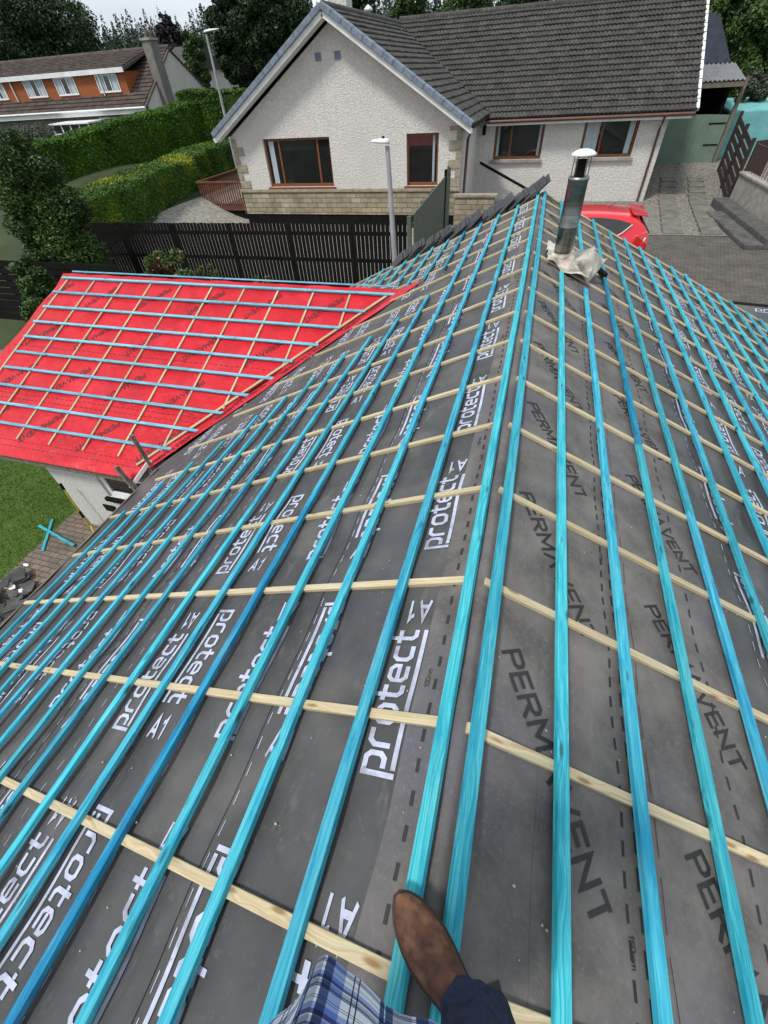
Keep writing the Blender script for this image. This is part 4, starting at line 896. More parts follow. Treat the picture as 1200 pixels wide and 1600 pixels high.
gp_ = thing('fence_panel', 'short grey green fence panel between a black gap and the stone wall', 'fence', (-2.9, 17.6, 1.6))
for k in range(5): mb.box(-3.02 + .0, -3.0, y0 + k * .13, y0 + k * .13 + .12, 1.6, 3.55 - .03 * k)
mb.build('boards', M['greenfence'], gp_)
MB().box(-3.06, -2.98, 17.22, 17.32, 1.6, 3.5).build('post', M['black'], gp_)
lw = thing('garden_wall', 'low buff stone garden wall with a flat cap beside the downpipe', 'wall', (-2.2, 19.1, 1.5))
MB().box(-2.95, -1.50, 19.0, 19.22, 1.3, 2.46).build('wall', M['stone'], lw); MB().box(-3.0, -1.42, 18.96, 19.26, 2.465, 2.55).build('cap', M['quoin'], lw, bevel=.01)
sf = thing('slat_fence', 'dark horizontal slat fence under the leafy tree at left', 'fence', (-13, 9.6, 1))
mb = MB()
for k in range(13): mb.box(-19.5, -9.4, 8.9, 8.93, .7 + k * .17, .7 + k * .17 + .145)
mb.build('slats', M['black'], sf)
for x in (-19.4, -17.4, -15.4, -13.4, -11.4, -9.6): MB().box(x, x + .1, 8.94, 9.04, .3, 3.0).build('post', M['black'], sf)
cl = tag(MB().box(-9.0, -2.2, 10.5, 10.72, 1.2, 1.78).build('garden_wall', M['white'], bevel=.02), 'low white rendered wall at the foot of the black board fence', 'wall')

# ------------------------------------------------------------------ street lamps
def lamp(name, base, topz, r0, r1, label, headlen, hd, lean=(0, 0)):
    t = thing(name, label, 'street lamp', base, 'street lamps')
    b = Vector(base); tp = Vector((b.x + lean[0], b.y + lean[1], topz))
    MB().tube([b, b.lerp(tp, .5), tp], [r0, (r0 + r1) / 2, r1], 14).build('post', M['galv'], t)
    mb = MB(); d = Vector((hd[0], hd[1], .10)).normalized(); sd_ = d.cross(Vector((0, 0, 1))).normalized(); up = sd_.cross(d); vs = []; n = 10; st = [(-.12, .3, .3), (-.08, .7, .8), (.1, 1, 1), (.5, 1, .8), (.9, .75, .4), (1.0, .5, .2)]
    for s_, wv, hv in st:
        for k in range(n):
            a = 2 * math.pi * k / n; z = math.sin(a); vs.append(tp + d * (s_ * headlen) + sd_ * (math.cos(a) * .11 * wv) + up * (.05 + (z * .07 * hv if z > 0 else z * .02)))
    fs = [(i * n + k, i * n + (k + 1) % n, (i + 1) * n + (k + 1) % n, (i + 1) * n + k) for i in range(len(st) - 1) for k in range(n)]
    fs += [tuple(range(n))[::-1], tuple(range((len(st) - 1) * n, len(st) * n))]
    mb.add(vs, fs, 0, True); mb.build('lantern', M['lampwhite'], t)
    MB().lathe(tp + Vector((0, 0, .09)) + d * .08, [(.03, 0), (.03, .05), (.001, .06)], 10).build('photocell', M['black'], t)
q = at(603, 228, 10.9); lamp('street_lamp', (at(618, 402, 10.9).x + .03, 10.9, 1.5), q.z, .075, .045, 'grey street lamp post with a white lantern in front of the black board fence', .34, (-1, -.1), (q.x - at(618, 402, 10.9).x, 0))
q = at(322, 53, 24); lamp('street_lamp', (at(352, 185, 24).x, 24, 2.0), q.z, .08, .045, 'distant slim street lamp rising behind the clipped hedge', .6, (1, .2), (q.x - at(352, 185, 24).x, 0))

# ------------------------------------------------------------------ red car
def make_car(cx, cy, zg):
    t = thing('parked_car', 'red hatchback parked on the block paving beyond the roof', 'car', (cx, cy, zg))
    # stations from tail (+x) to nose (-x): x, half width, sill z, belt z, roof z, roof half width
    S = [(2.02, .70, .45, .82, .84, .60), (1.98, .80, .32, .92, 1.00, .66), (1.86, .86, .24, .98, 1.20, .66), (1.62, .88, .20, .98, 1.40, .63), (1.30, .89, .20, .97, 1.455, .62), (.6, .90, .20, .95, 1.48, .62), (-.1, .90, .20, .93, 1.46, .61), (-.5, .90, .2, .92, 1.38, .60), (-.95, .895, .2, .92, 1.12, .62), (-1.15, .89, .2, .93, .97, .66), (-1.6, .87, .22, .86, .88, .60), (-1.95, .80, .28, .72, .76, .5), (-2.08, .66, .38, .60, .62, .42)]
    def ring(st):
        x, w_, z0, zb, zr, rw = st
        pts = [(0, z0), (w_ * .85, z0), (w_ * .98, z0 + .12), (w_, (z0 + zb) / 2), (w_ * .97, zb - .02), (w_ * .94, zb), ((w_ * .94) * .35 + rw * .65, zb + (zr - zb) * .72), (rw, zr - .035 * min(1, (zr - zb) * 3)), (rw * .8, zr - .005), (0, zr + .01)]
        return [Vector((cx + x, cy - a, zg + b)) for a, b in pts] + [Vector((cx + x, cy + a, zg + b)) for a, b in pts[-2:0:-1]]
    rings = [ring(s) for s in S]; n = len(rings[0]); vs = [p for r in rings for p in r]
    fs = [(i * n + k, i * n + (k + 1) % n, (i + 1) * n + (k + 1) % n, (i + 1) * n + k) for i in range(len(S) - 1) for k in range(n)] + [tuple(range(n)), tuple(range((len(S) - 1) * n, len(S) * n))[::-1]]
    b = MB().add(vs, fs, 0, True).build('body', M['carred'], t); sb = b.modifiers.new('sub', 'SUBSURF'); sb.levels = 2; sb.render_levels = 2
    for side in (-1, 1):
        def sp(x, z, o=.012):      # point on the greenhouse side
            return Vector((cx + x, cy + side * (.885 - (z - .93) * .50 + o), zg + z))
        mb = MB(); top = [(-.62, 1.19), (-.3, 1.33), (.1, 1.385), (.7, 1.39), (1.15, 1.35), (1.50, 1.27)]; bot = [(-.95, .985), (-.3, .975), (.1, .975), (.7, .985), (1.10, 1.02), (1.42, 1.20)]
        vs = [sp(*p) for p in top] + [sp(*p) for p in bot]; mb.add(vs, [(i, i + 1, 7 + i, 6 + i) for i in range(5)]); mb.build('side_window', M['glass'], t)
        mb = MB(); tr = [(-.9, .965), (0, .955), (.7, .965), (1.12, 1.0), (1.30, 1.09), (1.50, 1.26)]
        for p, q in zip(tr[:-1], tr[1:]): mb.bar(sp(*p, .02), sp(*q, .02), .014, .028, up=(0, side, 0))
        mb.build('window_trim', M['upvc'], t)
        MB().bar(sp(.18, .98, .018), sp(.20, 1.37, .022), .07, .01, up=(0, side, 0)).build('pillar', M['black'], t)
        mb = MB(); mb.hexa([(cx + 1.62, cy + side * .80, zg + .80), (cx + 1.97, cy + side * .70, zg + .82), (cx + 1.99, cy + side * .80, zg + .82), (cx + 1.60, cy + side * .895, zg + .80), (cx + 1.70, cy + side * .74, zg + 1.10), (cx + 1.90, cy + side * .66, zg + 1.12), (cx + 1.93, cy + side * .74, zg + 1.10), (cx + 1.66, cy + side * .86, zg + 1.06)])
        tl = mb.build('tail_light', mat('tail_light_red', (.55, .01, .01), rough=.15, coat=1) if side < 0 else M['carred'], t, bevel=.02)
        MB().lathe((cx + 1.90, cy + side * .765, zg + .93), [(.07, 0), (.07, .012), (.001, .02)], 16, axis=(.8, side * .6, 0)).build('reversing_light', M['upvc'], tl)
        for wx in (1.28, -1.30):
            w_ = MB().lathe((cx + wx, cy + side * .80, zg + .31), [(.001, -.09), (.2, -.09), (.29, -.09), (.315, -.06), (.315, .06), (.29, .09), (.2, .09)], 28, axis=(0, side, 0)).build('wheel', M['rubber'], t)
            MB().lathe((cx + wx, cy + side * .80, zg + .31), [(.2, .088), (.19, .07), (.06, .085), (.001, .09)], 20, axis=(0, side, 0)).build('rim', M['galv'], w_)
        mb = MB(); mb.hexa([(cx - .62, cy + side * .90, zg + .95), (cx - .50, cy + side * .90, zg + .95), (cx - .50, cy + side * 1.07, zg + .97), (cx - .62, cy + side * 1.07, zg + .97), (cx - .6, cy + side * .90, zg + 1.08), (cx - .5, cy + side * .90, zg + 1.08), (cx - .5, cy + side * 1.07, zg + 1.09), (cx - .6, cy + side * 1.07, zg + 1.09)]); mb.build('door_mirror', M['carred'], t, bevel=.02)
    mb = MB(); mb.hexa([(cx + 1.50, cy - .58, zg + 1.42), (cx + 1.84, cy - .54, zg + 1.385), (cx + 1.84, cy + .54, zg + 1.385), (cx + 1.50, cy + .58, zg + 1.42), (cx + 1.45, cy - .58, zg + 1.47), (cx + 1.85, cy - .54, zg + 1.415), (cx + 1.85, cy + .54, zg + 1.415), (cx + 1.45, cy + .58, zg + 1.47)]); mb.build('spoiler', M['carred'], t, bevel=.01)
    MB().hexa([(cx + 1.72, cy - .58, zg + 1.33), (cx + 1.96, cy - .62, zg + 1.04), (cx + 1.96, cy + .62, zg + 1.04), (cx + 1.72, cy + .58, zg + 1.33), (cx + 1.75, cy - .58, zg + 1.34), (cx + 2.0, cy - .62, zg + 1.05), (cx + 2.0, cy + .62, zg + 1.05), (cx + 1.75, cy + .58, zg + 1.34)]).build('rear_window', M['glass'], t)
    MB().bar((cx - 1.02, cy - .6, zg + 1.08), (cx - .55, cy - .58, zg + 1.34), .9, .02).build('windscreen', M['glass'], t)
    MB().tube([(cx + .9, cy, zg + 1.48), (cx + 1.25, cy, zg + 1.72)], [.006, .002], 6).build('aerial', M['rubber'], t)
make_car(.92, 14.6, 1.512)

# ------------------------------------------------------------------ gate, car port and things at the right
YC = 28.4; gz = ground_z(6.5, YC)
gl = at(1040, 258, YC); gr = at(1112, 252, YC); gt = at(1135, 180, YC)
gate = thing('boarded_gate', 'pale green boarded gate with black strap hinges at the end of the drive', 'gate', (5.5, YC, gz))
zT = gt.z; 
mb = MB(); xr = gr.x
nb_ = 14; x0_ = 4.4
for k in range(nb_):
    a_ = x0_ + (xr - x0_) * k / nb_; b_ = x0_ + (xr - x0_) * (k + 1) / nb_; mb.box(a_ + .002, b_ - .002, YC, YC + .04, gz - .05, zT + .06 * math.sin(math.pi * k / nb_))
mb.build('boards', M['gategreen'], gate)
MB().box(xr - .62, xr - .04, YC - .015, YC - .003, gz + .62, gz + .67).box(xr - .7, xr - .04, YC - .015, YC - .003, zT - .28, zT - .23).build('hinge', M['black'], gate)
MB().box(xr + .03, xr + .17, YC - .03, YC + .12, gz - .1, zT + 1.15).build('gate_post', M['soffit'], gate)
cp = thing('car_port', 'open car port with a corrugated grey sheet roof behind the green gate', 'car port', (6, 31, gz))
f0 = at(1092, 130, 28.0); f1 = at(1166, 124, 28.0); k0 = at(1096, 98, 31.6); k1 = at(1149, 98, 31.6)
mb = MB(); n = 60; vs = []
for i in range(n + 1):
    t = i / n; z_ = .03 * math.sin(i * math.pi / 2 * 1.0)
    a_ = Vector((4.9 + (f1.x + .0 - 4.9) * t, 28.0, f1.z + z_)); b_ = Vector((4.9 + (k1.x - 4.9) * t, 31.6, k1.z + z_)); vs += [a_, b_, a_ + Vector((0, 0, .012)), b_ + Vector((0, 0, .012))]
mb.add(vs, [(4 * i + j, 4 * i + 4 + j, 4 * i + 5 + j, 4 * i + 1 + j) for i in range(n) for j in (0, 2)] + [(4 * i, 4 * i + 2, 4 * i + 6, 4 * i + 4) for i in range(n)]); mb.build('roof', M['sheet'], cp)
MB().box(4.9, f1.x, 28.03, 28.08, f1.z - .20, f1.z - .04).build('fascia', M['soffit'], cp)
MB().box(4.9, f1.x - .3, 33.4, 33.5, gz - .2, f1.z + .2).build('back_wall', M['black'], cp)
MB().box(f1.x - .42, f1.x - .3, 28.5, 33.4, gz - .2, f1.z - .2).build('side_wall', M['black'], cp)
b0 = at(1101, 25, 34); b1 = at(1130, 70, 34)
sh = thing('outbuilding', 'dark blue grey pitched roof of an outbuilding beyond the verge of the tiled roof', 'shed', (7, 34, 2))
q0 = at(1100, 40, 31.7); q1 = at(1142, 97, 31.7); q2 = at(1098, 97, 31.7); q3 = at(1108, 20, 33)
MB().prism([(4.9, 31.7, q1.z), (q1.x, 31.7, q1.z), (q0.x + .5, 31.7, q0.z + .3), (4.9, 31.7, q0.z + .6)], (0, 3, 0)).build('roof', mat('blue_slate', (.05, .06, .09), (.03, .035, .05), scale=4, rough=.6), sh)
MB().box(5.2, q1.x - .2, 31.75, 34.6, 1.5, q1.z).build('wall', M['black'], sh)
# dark slatted gate standing open
sg = thing('slatted_gate', 'dark brown slatted gate standing open beside the green gate', 'gate', (8.4, 24, 1.6))
pa = at(1122, 258, 27); pb = at(1150, 285, 22.8); M['darkbrown'] = mat('dark_brown_stain', (.035, .02, .016), (.02, .012, .01), scale=5, rough=.7)
ga_, gb_ = Vector((pa.x + .15, 27.2, ground_z(pa.x, 27.2))), Vector((pb.x + .1, 23.2, ground_z(pb.x, 23.2)))
mb = MB()
for k in range(7): h = .12 + .27 * k; MB_ = mb.bar(ga_ + Vector((0, 0, h)), gb_ + Vector((0, 0, h)), .03, .19)
mb.build('slats', M['darkbrown'], sg)
for t in (0, .5, 1): p = ga_.lerp(gb_, t); MB().box(p.x - .05, p.x + .05, p.y - .06, p.y + .06, p.z - .1, p.z + 1.98).build('post', M['darkbrown'], sg)
f2 = thing('panel_fence', 'solid dark brown fence panel running towards the camera from the slatted gate', 'fence', (gb_.x, gb_.y, gb_.z))
MB().hexa([(gb_.x + .1, gb_.y - .1, gb_.z), (gb_.x + 1.3, gb_.y + 1.6, gb_.z), (gb_.x + 1.3, gb_.y + 1.65, gb_.z), (gb_.x + .1, gb_.y - .05, gb_.z), (gb_.x + .1, gb_.y - .1, gb_.z + 1.9), (gb_.x + 1.3, gb_.y + 1.6, gb_.z + 1.8), (gb_.x + 1.3, gb_.y + 1.65, gb_.z + 1.8), (gb_.x + .1, gb_.y - .05, gb_.z + 1.9)]).build('boards', M['darkbrown'], f2)
# low wall and steps with a rail at the right edge
wl = thing('rendered_wall', 'low pale rendered wall with coping and a dark iron rail at the right edge', 'wall', (8, 19, 1.5))
wa = at(1166, 262, 23.0); wb = at(1200, 300, 19.8); wa.z = ground_z(wa.x, wa.y) ; 
w0 = Vector((wa.x, 23.0, 0)); w1 = Vector((wb.x + .25, 17.2, 0)); zt2 = at(1170, 258, 23).z - .25
MB().bar(w0 + Vector((0, 0, (1.3 + zt2) / 2)), w1 + Vector((0, 0, (1.3 + zt2) / 2)), .22, zt2 - 1.3).build('wall', M['concrete'], wl)
MB().bar(w0 + Vector((0, 0, zt2 + .04)), w1 + Vector((0, 0, zt2 + .04)), .32, .07).build('coping', M['concrete'], wl, bevel=.01)
mb = MB()
for k in range(22): p = (w0).lerp(w1, (k + .5) / 22); mb.bar(p + Vector((.02, 0, zt2 + .08)), p + Vector((.02, 0, zt2 + .85)), .018, .018, up=(0, 1, 0))
mb.bar(w0 + Vector((.02, 0, zt2 + .85)), w1 + Vector((.02, 0, zt2 + .85)), .04, .02); mb.build('iron_rail', mat('dark_red_iron', (.09, .02, .02), (.06, .015, .015), rough=.6), wl)
M['slabdark'] = mat('dark_stone', (.11, .105, .10), (.05, .05, .048), scale=3, detail=8, rough=.95, bump=.5)
st = thing('stone_steps', 'grey stone steps along the foot of the rendered wall', 'steps', (7.5, 20, 1.5))
d_ = (w1 - w0).normalized(); nn_ = Vector((d_.y, -d_.x, 0)); nn_ = nn_ if nn_.x < 0 else -nn_
for k, (off, h, L0, L1) in enumerate(((.42, .28, .0, 6.0), (.95, .14, 1.6, 6.0))):
    a_ = w0 + d_ * L0 + nn_ * off; b_ = w0 + d_ * L1 + nn_ * off
    MB().bar(a_ + Vector((0, 0, 1.5 + h / 2)), b_ + Vector((0, 0, 1.5 + h / 2)), .52, h).build('step', M['slabdark'], st, bevel=.03)
tt = thing('garden_shed', 'teal tarpaulin covered shed behind the slatted gate', 'shed', (10, 27, 2))
ta = at(1150, 152, 29); tb = at(1215, 142, 29); tz = at(1165, 172, 29)
MB().hexa([(ta.x, 29, 1.6), (tb.x + 3, 29, 1.6), (tb.x + 3, 33, 1.6), (ta.x, 33, 1.6), (ta.x, 29, tz.z), (tb.x + 3, 29, tz.z + .1), (tb.x + 3, 33, ta.z - .2), (ta.x, 33, ta.z - .2)]).build('cover', M['teal'], tt, bevel=.08)
# lower roof at the far right corner of our own house
mb = MB(); c0 = PR(4.6, Y_FAR + .3, -.9)
po = thing('porch', 'low porch roof under black membrane, its dark gutter beyond the right eave', 'porch', (6, 10.5, 0))
pz = 1.78; pc = [atz(1139, 472, pz), atz(1290, 498, pz)]
grid('membrane', lambda u, v: Vector((pc[0].x - .6 + 3.4 * u, pc[0].y - .02 - 2.4 * v - .18 * u * 3.4, pz + .03 + .0 * v)), 8, 8, M['membrane'], po)
MB().bar((pc[0].x - .6, pc[0].y, pz - .02), (pc[0].x + 2.8, pc[0].y - .62, pz - .02), .14, .12).build('gutter', M['black'], po)
MB().box(pc[0].x - .5, pc[0].x + 2.6, 9.0, pc[0].y - .7, 0, pz - .1).build('wall', M['dash'], po)
P7 = Print(lambda a, b, h: Vector((a, b, pz + .032 + h)))
P7.text('protect', (pc[0].x + .35, pc[0].y - .55), (.13, -.02), (.03, .15), None, gap=.13, under=True); P7.build('lettering', M['print'], po)

# ------------------------------------------------------------------ dormer house, far left
YD = 32.0; dh = thing('dormer_house', 'house with an orange clad dormer, brown tiled roof and white chimney, beyond the hedges', 'house', (-34, 35, 3))
def D(px, py, y=YD): return at(px, py, y)
ex1 = D(227, 166).x; ez = D(150, 172).z; ex0 = -58
rd = 4.3; ryz = at(150, 86, YD + rd).z; pit = (ryz - ez) / rd
M['grywall'] = mat('grey_render', (.20, .19, .17), (.14, .13, .12), scale=3, rough=.95, bump=.4)
mb = MB(); mb.box(ex0, ex1 - .35, YD + .4, YD + .65, 1, ez); mb.box(ex0, ex1 - .35, YD + 2 * rd - .7, YD + 2 * rd - .4, 1, ez)
mb.build('wall', M['grywall'], dh)
mb = MB(); mb.prism([(ex1 - .35, YD + .4, 1), (ex1 - .35, YD + 2 * rd - .4, 1), (ex1 - .35, YD + 2 * rd - .4, ez + .2), (ex1 - .35, YD + rd, ryz - .15), (ex1 - .35, YD + .4, ez + .2)], (.28, 0, 0)); mb.build('gable_wall', M['harl'], dh)
up = np.array([0, 1, pit]); up /= np.linalg.norm(up)
tiled('roof', (ex0, YD, ez), (1, 0, 0), up, int((ex1 - ex0) / .33), int(math.hypot(rd, rd * pit) / .34) + 1, M['tile_brown'], dh, gauge=.34, tw=.33, sub=4)
MB().hexa([(ex0, YD + .02, ez - .1), (ex1, YD + .02, ez - .1), (ex1, YD + rd, ryz - .1), (ex0, YD + rd, ryz - .1), (ex0, YD + .02, ez - .01), (ex1, YD + .02, ez - .01), (ex1, YD + rd, ryz - .01), (ex0, YD + rd, ryz - .01)]).hexa([(ex0, YD + rd, ryz - .1), (ex1, YD + rd, ryz - .1), (ex1, YD + 2 * rd, ez - .1), (ex0, YD + 2 * rd, ez - .1), (ex0, YD + rd, ryz), (ex1, YD + rd, ryz), (ex1, YD + 2 * rd, ez), (ex0, YD + 2 * rd, ez)]).build('roof_deck', M['tile_brown'], dh)
MB().tube([(ex0, YD - .06, ez - .02), (ex1, YD - .06, ez - .02)], .06, 8).box(ex0, ex1, YD, YD + .03, ez - .28, ez - .06).build('gutter', M['white'], dh)
ridge((ex0, YD + rd, ryz + .04), (ex1, YD + rd, ryz + .04), dh, M['tile_brown'])
yd = YD + .95; dz0 = ez + .95 * pit; dx1 = at(204, 148, yd).x; dz1 = at(150, 111, yd).z
dm = MB().box(ex0, dx1, yd, yd + 3.0, dz0 - .3, dz1 - .1).build('dormer', M['orangeclad'], dh)
MB().hexa([(ex0, yd - .18, dz1 - .12), (dx1 + .2, yd - .18, dz1 - .12), (dx1 + .2, YD + rd, ryz - .02), (ex0, YD + rd, ryz - .02), (ex0, yd - .18, dz1 + .04), (dx1 + .2, yd - .18, dz1 + .04), (dx1 + .2, YD + rd, ryz + .06), (ex0, YD + rd, ryz + .06)]).build('dormer_roof', M['tile_brown'], dm)
up2 = np.array([0, YD + rd - (yd - .18), ryz + .06 - (dz1 + .04)]); l2 = np.linalg.norm(up2)
tiled('dormer_roof', (ex0, yd - .18, dz1 + .06), (1, 0, 0), up2 / l2, int((dx1 + .2 - ex0) / .33), int(l2 / .34), M['tile_brown'], dm, gauge=.34, tw=.33, sub=4)
MB().box(ex0, dx1 + .25, yd - .24, yd - .19, dz1 - .15, dz1 + .08).build('dormer_fascia', M['white'], dm)
for xl, xr_ in ((-12, 7), (41, 71), (90, 121), (156, 189)):
    a_ = at(xl, 140, yd); b_ = at(xr_, 138, yd); z1_ = at((xl + xr_) / 2 - 2, 124 - (xl - 41) * .075, yd).z; z0_ = at((xl + xr_) / 2 + 5, 153 - (xl - 41) * .075, yd).z
    x0_, x1_ = a_.x, b_.x; f = .06; mb = MB(); mb.box(x0_, x1_, yd - .06, yd - .003, z0_, z0_ + .09); mb.box(x0_, x1_, yd - .06, yd - .003, z1_ - f, z1_)
    for c in (0, .36, .64, 1): xx = x0_ + (x1_ - x0_ - f) * c; mb.box(xx, xx + f, yd - .062, yd - .003, z0_ + .09, z1_ - f)
    fr = mb.build('window', M['upvc'], dh); MB().box(x0_ + f, x1_ - f, yd - .03, yd - .02, z0_ + .09, z1_ - f).build('pane', M['glass'], fr)
    for c0, c1 in ((.06, .30), (.68, .92)): MB().box(x0_ + (x1_ - x0_) * c0, x0_ + (x1_ - x0_) * c1, yd - .036, yd - .032, z0_ + .1, z1_ - f).build('curtain', M['curtain'], fr)
for px_ in (150, 6): 
    a_ = at(px_, 116, yd - .2); b_ = at(px_ + 13, 147, yd - .2); MB().tube([(a_.x, yd - .1, dz1 - .1), (a_.x, yd - .1, dz0 + .05)], .04, 8).build('downpipe', M['white'], dh)
cb = at(236, 165, YD + 1.6); ctx = at(205, 60, YD + 1.6)
cz_t = at(208, 62, YD + 2.2).z; cxm = ex1 - .1
MB().box(cxm - .1, cxm + .50, YD + 1.9, YD + 2.7, 1, cz_t - .1).build('chimney', M['grywall'], dh)
MB().box(cxm - .16, cxm + .56, YD + 1.84, YD + 2.76, cz_t - .1, cz_t + .02).build('chimney_cap', M['concrete'], dh)
for k in (0, .45): MB().lathe((cxm + .27, YD + 2.15 + k, cz_t + .02), [(.11, 0), (.13, .1), (.11, .32), (.08, .32)], 12).build('chimney_pot', M['tile_brown'], dh)
q = at(251, 158, YD + 3.2); MB().lathe((ex1 + .25, YD + 3.4, q.z), [(.001, -.04), (.2, -.01), (.36, .07)], 20, axis=(.6, -.8, .3)).tube([(ex1 - .05, YD + 3.4, q.z), (ex1 + .25, YD + 3.4, q.z)], .02, 6).build('satellite_dish', M['galv'], dh)
# ground floor windows and glazed porch
for (xl, xr_, yt, yb) in ((155, 207, 184, 199),):
    a_ = at(xl, yt, YD + .4); b_ = at(xr_, yb, YD + .4); z0_, z1_ = b_.z - .35, a_.z; f = .07; mb = MB(); mb.box(a_.x, b_.x, YD + .33, YD + .397, z0_, z0_ + f); mb.box(a_.x, b_.x, YD + .33, YD + .397, z1_ - f, z1_)
    for c in (0, .22, .8, 1): xx = a_.x + (b_.x - a_.x - f) * c; mb.box(xx, xx + f, YD + .328, YD + .397, z0_ + f, z1_ - f)
    fr = mb.build('window', M['upvc'], dh); MB().box(a_.x + f, b_.x - f, YD + .36, YD + .37, z0_ + f, z1_ - f).build('pane', M['glass'], fr)
ppl = at(80, 196, YD - 1.4); ppr = at(136, 190, YD - 1.4); pr_ = thing('glazed_porch', 'white framed glazed porch on the front of the dormer house', 'porch', (ppl.x + 1, YD - .6, 2.8))
px0, px1 = ppl.x, ppr.x; pz1 = ppl.z; f = .07
MB().hexa([(px0 - .10, YD - 1.5, pz1), (px1 + .1, YD - 1.5, pz1), (px1 + .1, YD + .3, pz1 + .02), (px0 - .1, YD + .3, pz1 + .02), (px0 - .1, YD - 1.5, pz1 + .07), (px1 + .1, YD - 1.5, pz1 + .07), (px1 + .1, YD + .3, pz1 + .12), (px0 - .1, YD + .3, pz1 + .12)]).build('roof', M['upvc'], pr_)
mb = MB()
for k in range(5): xx = px0 + (px1 - px0 - f) * k / 4; mb.box(xx, xx + f, YD - 1.4, YD - 1.33, pz1 - 2, pz1)
for k in range(1, 4): yy = YD - 1.4 + 1.7 * k / 4; mb.box(px1 - f, px1, yy, yy + f, pz1 - 2, pz1)
mb.box(px0, px1, YD - 1.402, YD - 1.328, pz1 - .5, pz1 - .43).box(px1 - f - .002, px1 + .002, YD - 1.4, YD + .3, pz1 - .52, pz1 - .45); mb.build('frame', M['upvc'], pr_)
MB().box(px0 + f, px1 - f, YD - 1.37, YD - 1.36, pz1 - 2, pz1).box(px1 - .04, px1 - .03, YD - 1.33, YD + .3, pz1 - 2, pz1).build('pane', M['glass'], pr_)
# two more houses glimpsed further off
h2 = thing('grey_house', 'grey roofed house glimpsed behind the white chimney gable', 'house', (-30, 50, 4))
a_ = at(232, 72, 50); b_ = at(275, 110, 50); zr_ = a_.z; ze_ = b_.z
MB().prism([(a_.x, 50, ze_), (a_.x, 54, zr_), (a_.x, 58, ze_)], (b_.x - a_.x + 1.2, 0, 0)).build('roof', M['tile'], h2); MB().box(a_.x + .3, b_.x + .9, 50.4, 57.6, 2, ze_ - .01).build('wall', M['harl'], h2)
h3 = thing('white_gabled_house', 'small white gabled house far off between the conifers', 'house', (-12, 60, 6))
a_ = at(421, 30, 60); b_ = at(445, 45, 60)
MB().prism([(a_.x - .3, 60, a_.z + .8), (a_.x + 3, 60, b_.z - .9), (a_.x - 3.6, 60, b_.z - .9)], (0, 6, 0)).build('roof', M['tile'], h3); MB().prism([(a_.x - .3, 59.9, a_.z + .4), (a_.x + 2.6, 59.9, b_.z - 1), (a_.x + 2.6, 59.9, 2), (a_.x - 3.2, 59.9, 2), (a_.x - 3.2, 59.9, b_.z - 1)], (0, .05, 0)).build('gable', M['white'], h3)

# ------------------------------------------------------------------ plants
def cards(C, size, tilt=None, asp=.6, droop=0):
    """leaf cards at centres C; size array"""
    n = len(C); d = rng.normal(size=(n, 3)); d[:, 2] *= .6; d[:, 2] -= droop; d /= np.linalg.norm(d, axis=1)[:, None]
    r = rng.normal(size=(n, 3)); s = np.cross(d, r); s /= np.linalg.norm(s, axis=1)[:, None]
    size = np.broadcast_to(size, (n,)) * rng.uniform(.6, 1.3, n); a = d * size[:, None] * .5; b = s * (size * asp)[:, None] * .5
    V = np.stack([C - a, C - b * .9 + a * .1, C + a, C + b * .9 + a * .1], 1).reshape(-1, 3)
    return V, np.arange(4 * n).reshape(-1, 4)
def blob_points(n, blobs):
    """points in the outer shell of many small ellipsoids: gaps stay open between them"""
    w_ = np.array([b[1][0] * b[1][1] * b[1][2] for b in blobs]) ** .7; idx = rng.choice(len(blobs), n, p=w_ / w_.sum())
    c = np.array([b[0] for b in blobs])[idx]; r = np.array([b[1] for b in blobs])[idx]
    d = rng.normal(size=(n, 3)); d /= np.linalg.norm(d, axis=1)[:, None]; k = rng.uniform(.45, 1.08, n) ** .6
    return c + d * r * k[:, None]
def tree(name, base, h, rad, crown0, label, cat, m, n, leaf, group=None, kind='broad', trunk=.18, seed=0, lean=(0, 0), nb=40, droop=0):
    rs = np.random.default_rng(seed); t = thing(name, label, cat, base, group); b = Vector(base)
    top = b + Vector((lean[0], lean[1], h)); mb = MB(); blobs = []
    mb.tube([b, b.lerp(top, .4) + Vector((rs.uniform(-.1, .1), 0, 0)), b.lerp(top, .92)], [trunk, trunk * .7, trunk * .15], 9)
    for i in range(nb):
        f = (i + .5) / nb; z = crown0 + (h - crown0) * f ** .9
        if kind == 'cone': rr = rad * (1 - f) ** .8 * rs.uniform(.75, 1.1) + .12
        elif kind == 'pine': rr = rad * (.55 + .6 * math.sin(math.pi * min(1, f * 1.05))) * rs.uniform(.5, 1.1)
        else: rr = rad * math.sqrt(max(.03, 1 - (2 * f - 1) ** 2 * .85)) * rs.uniform(.55, 1.0)
        a = i * 2.4 + rs.uniform(-.5, .5); c = b.lerp(top, z / h)
        k = .62 if kind != 'cone' else .55
        p = c + Vector((math.cos(a) * rr * k, math.sin(a) * rr * k, rs.uniform(-.1, .1) * rad))
        sz = max(.12, rr * (.42 if kind != 'cone' else .48)); blobs.append(((p.x, p.y, p.z), (sz, sz, sz * (.62 if kind != 'broad' else .75))))
        if i % 2 == 0: mb.tube([b.lerp(top, max(.1, z / h - .06)), p], [trunk * .28 * (1.1 - f), trunk * .06], 5)
    mb.build('trunk', M['bark'], t)
    C = blob_points(n, blobs); V, F = cards(C, leaf, droop=droop); big('crown', V, F, m, t)
    return t
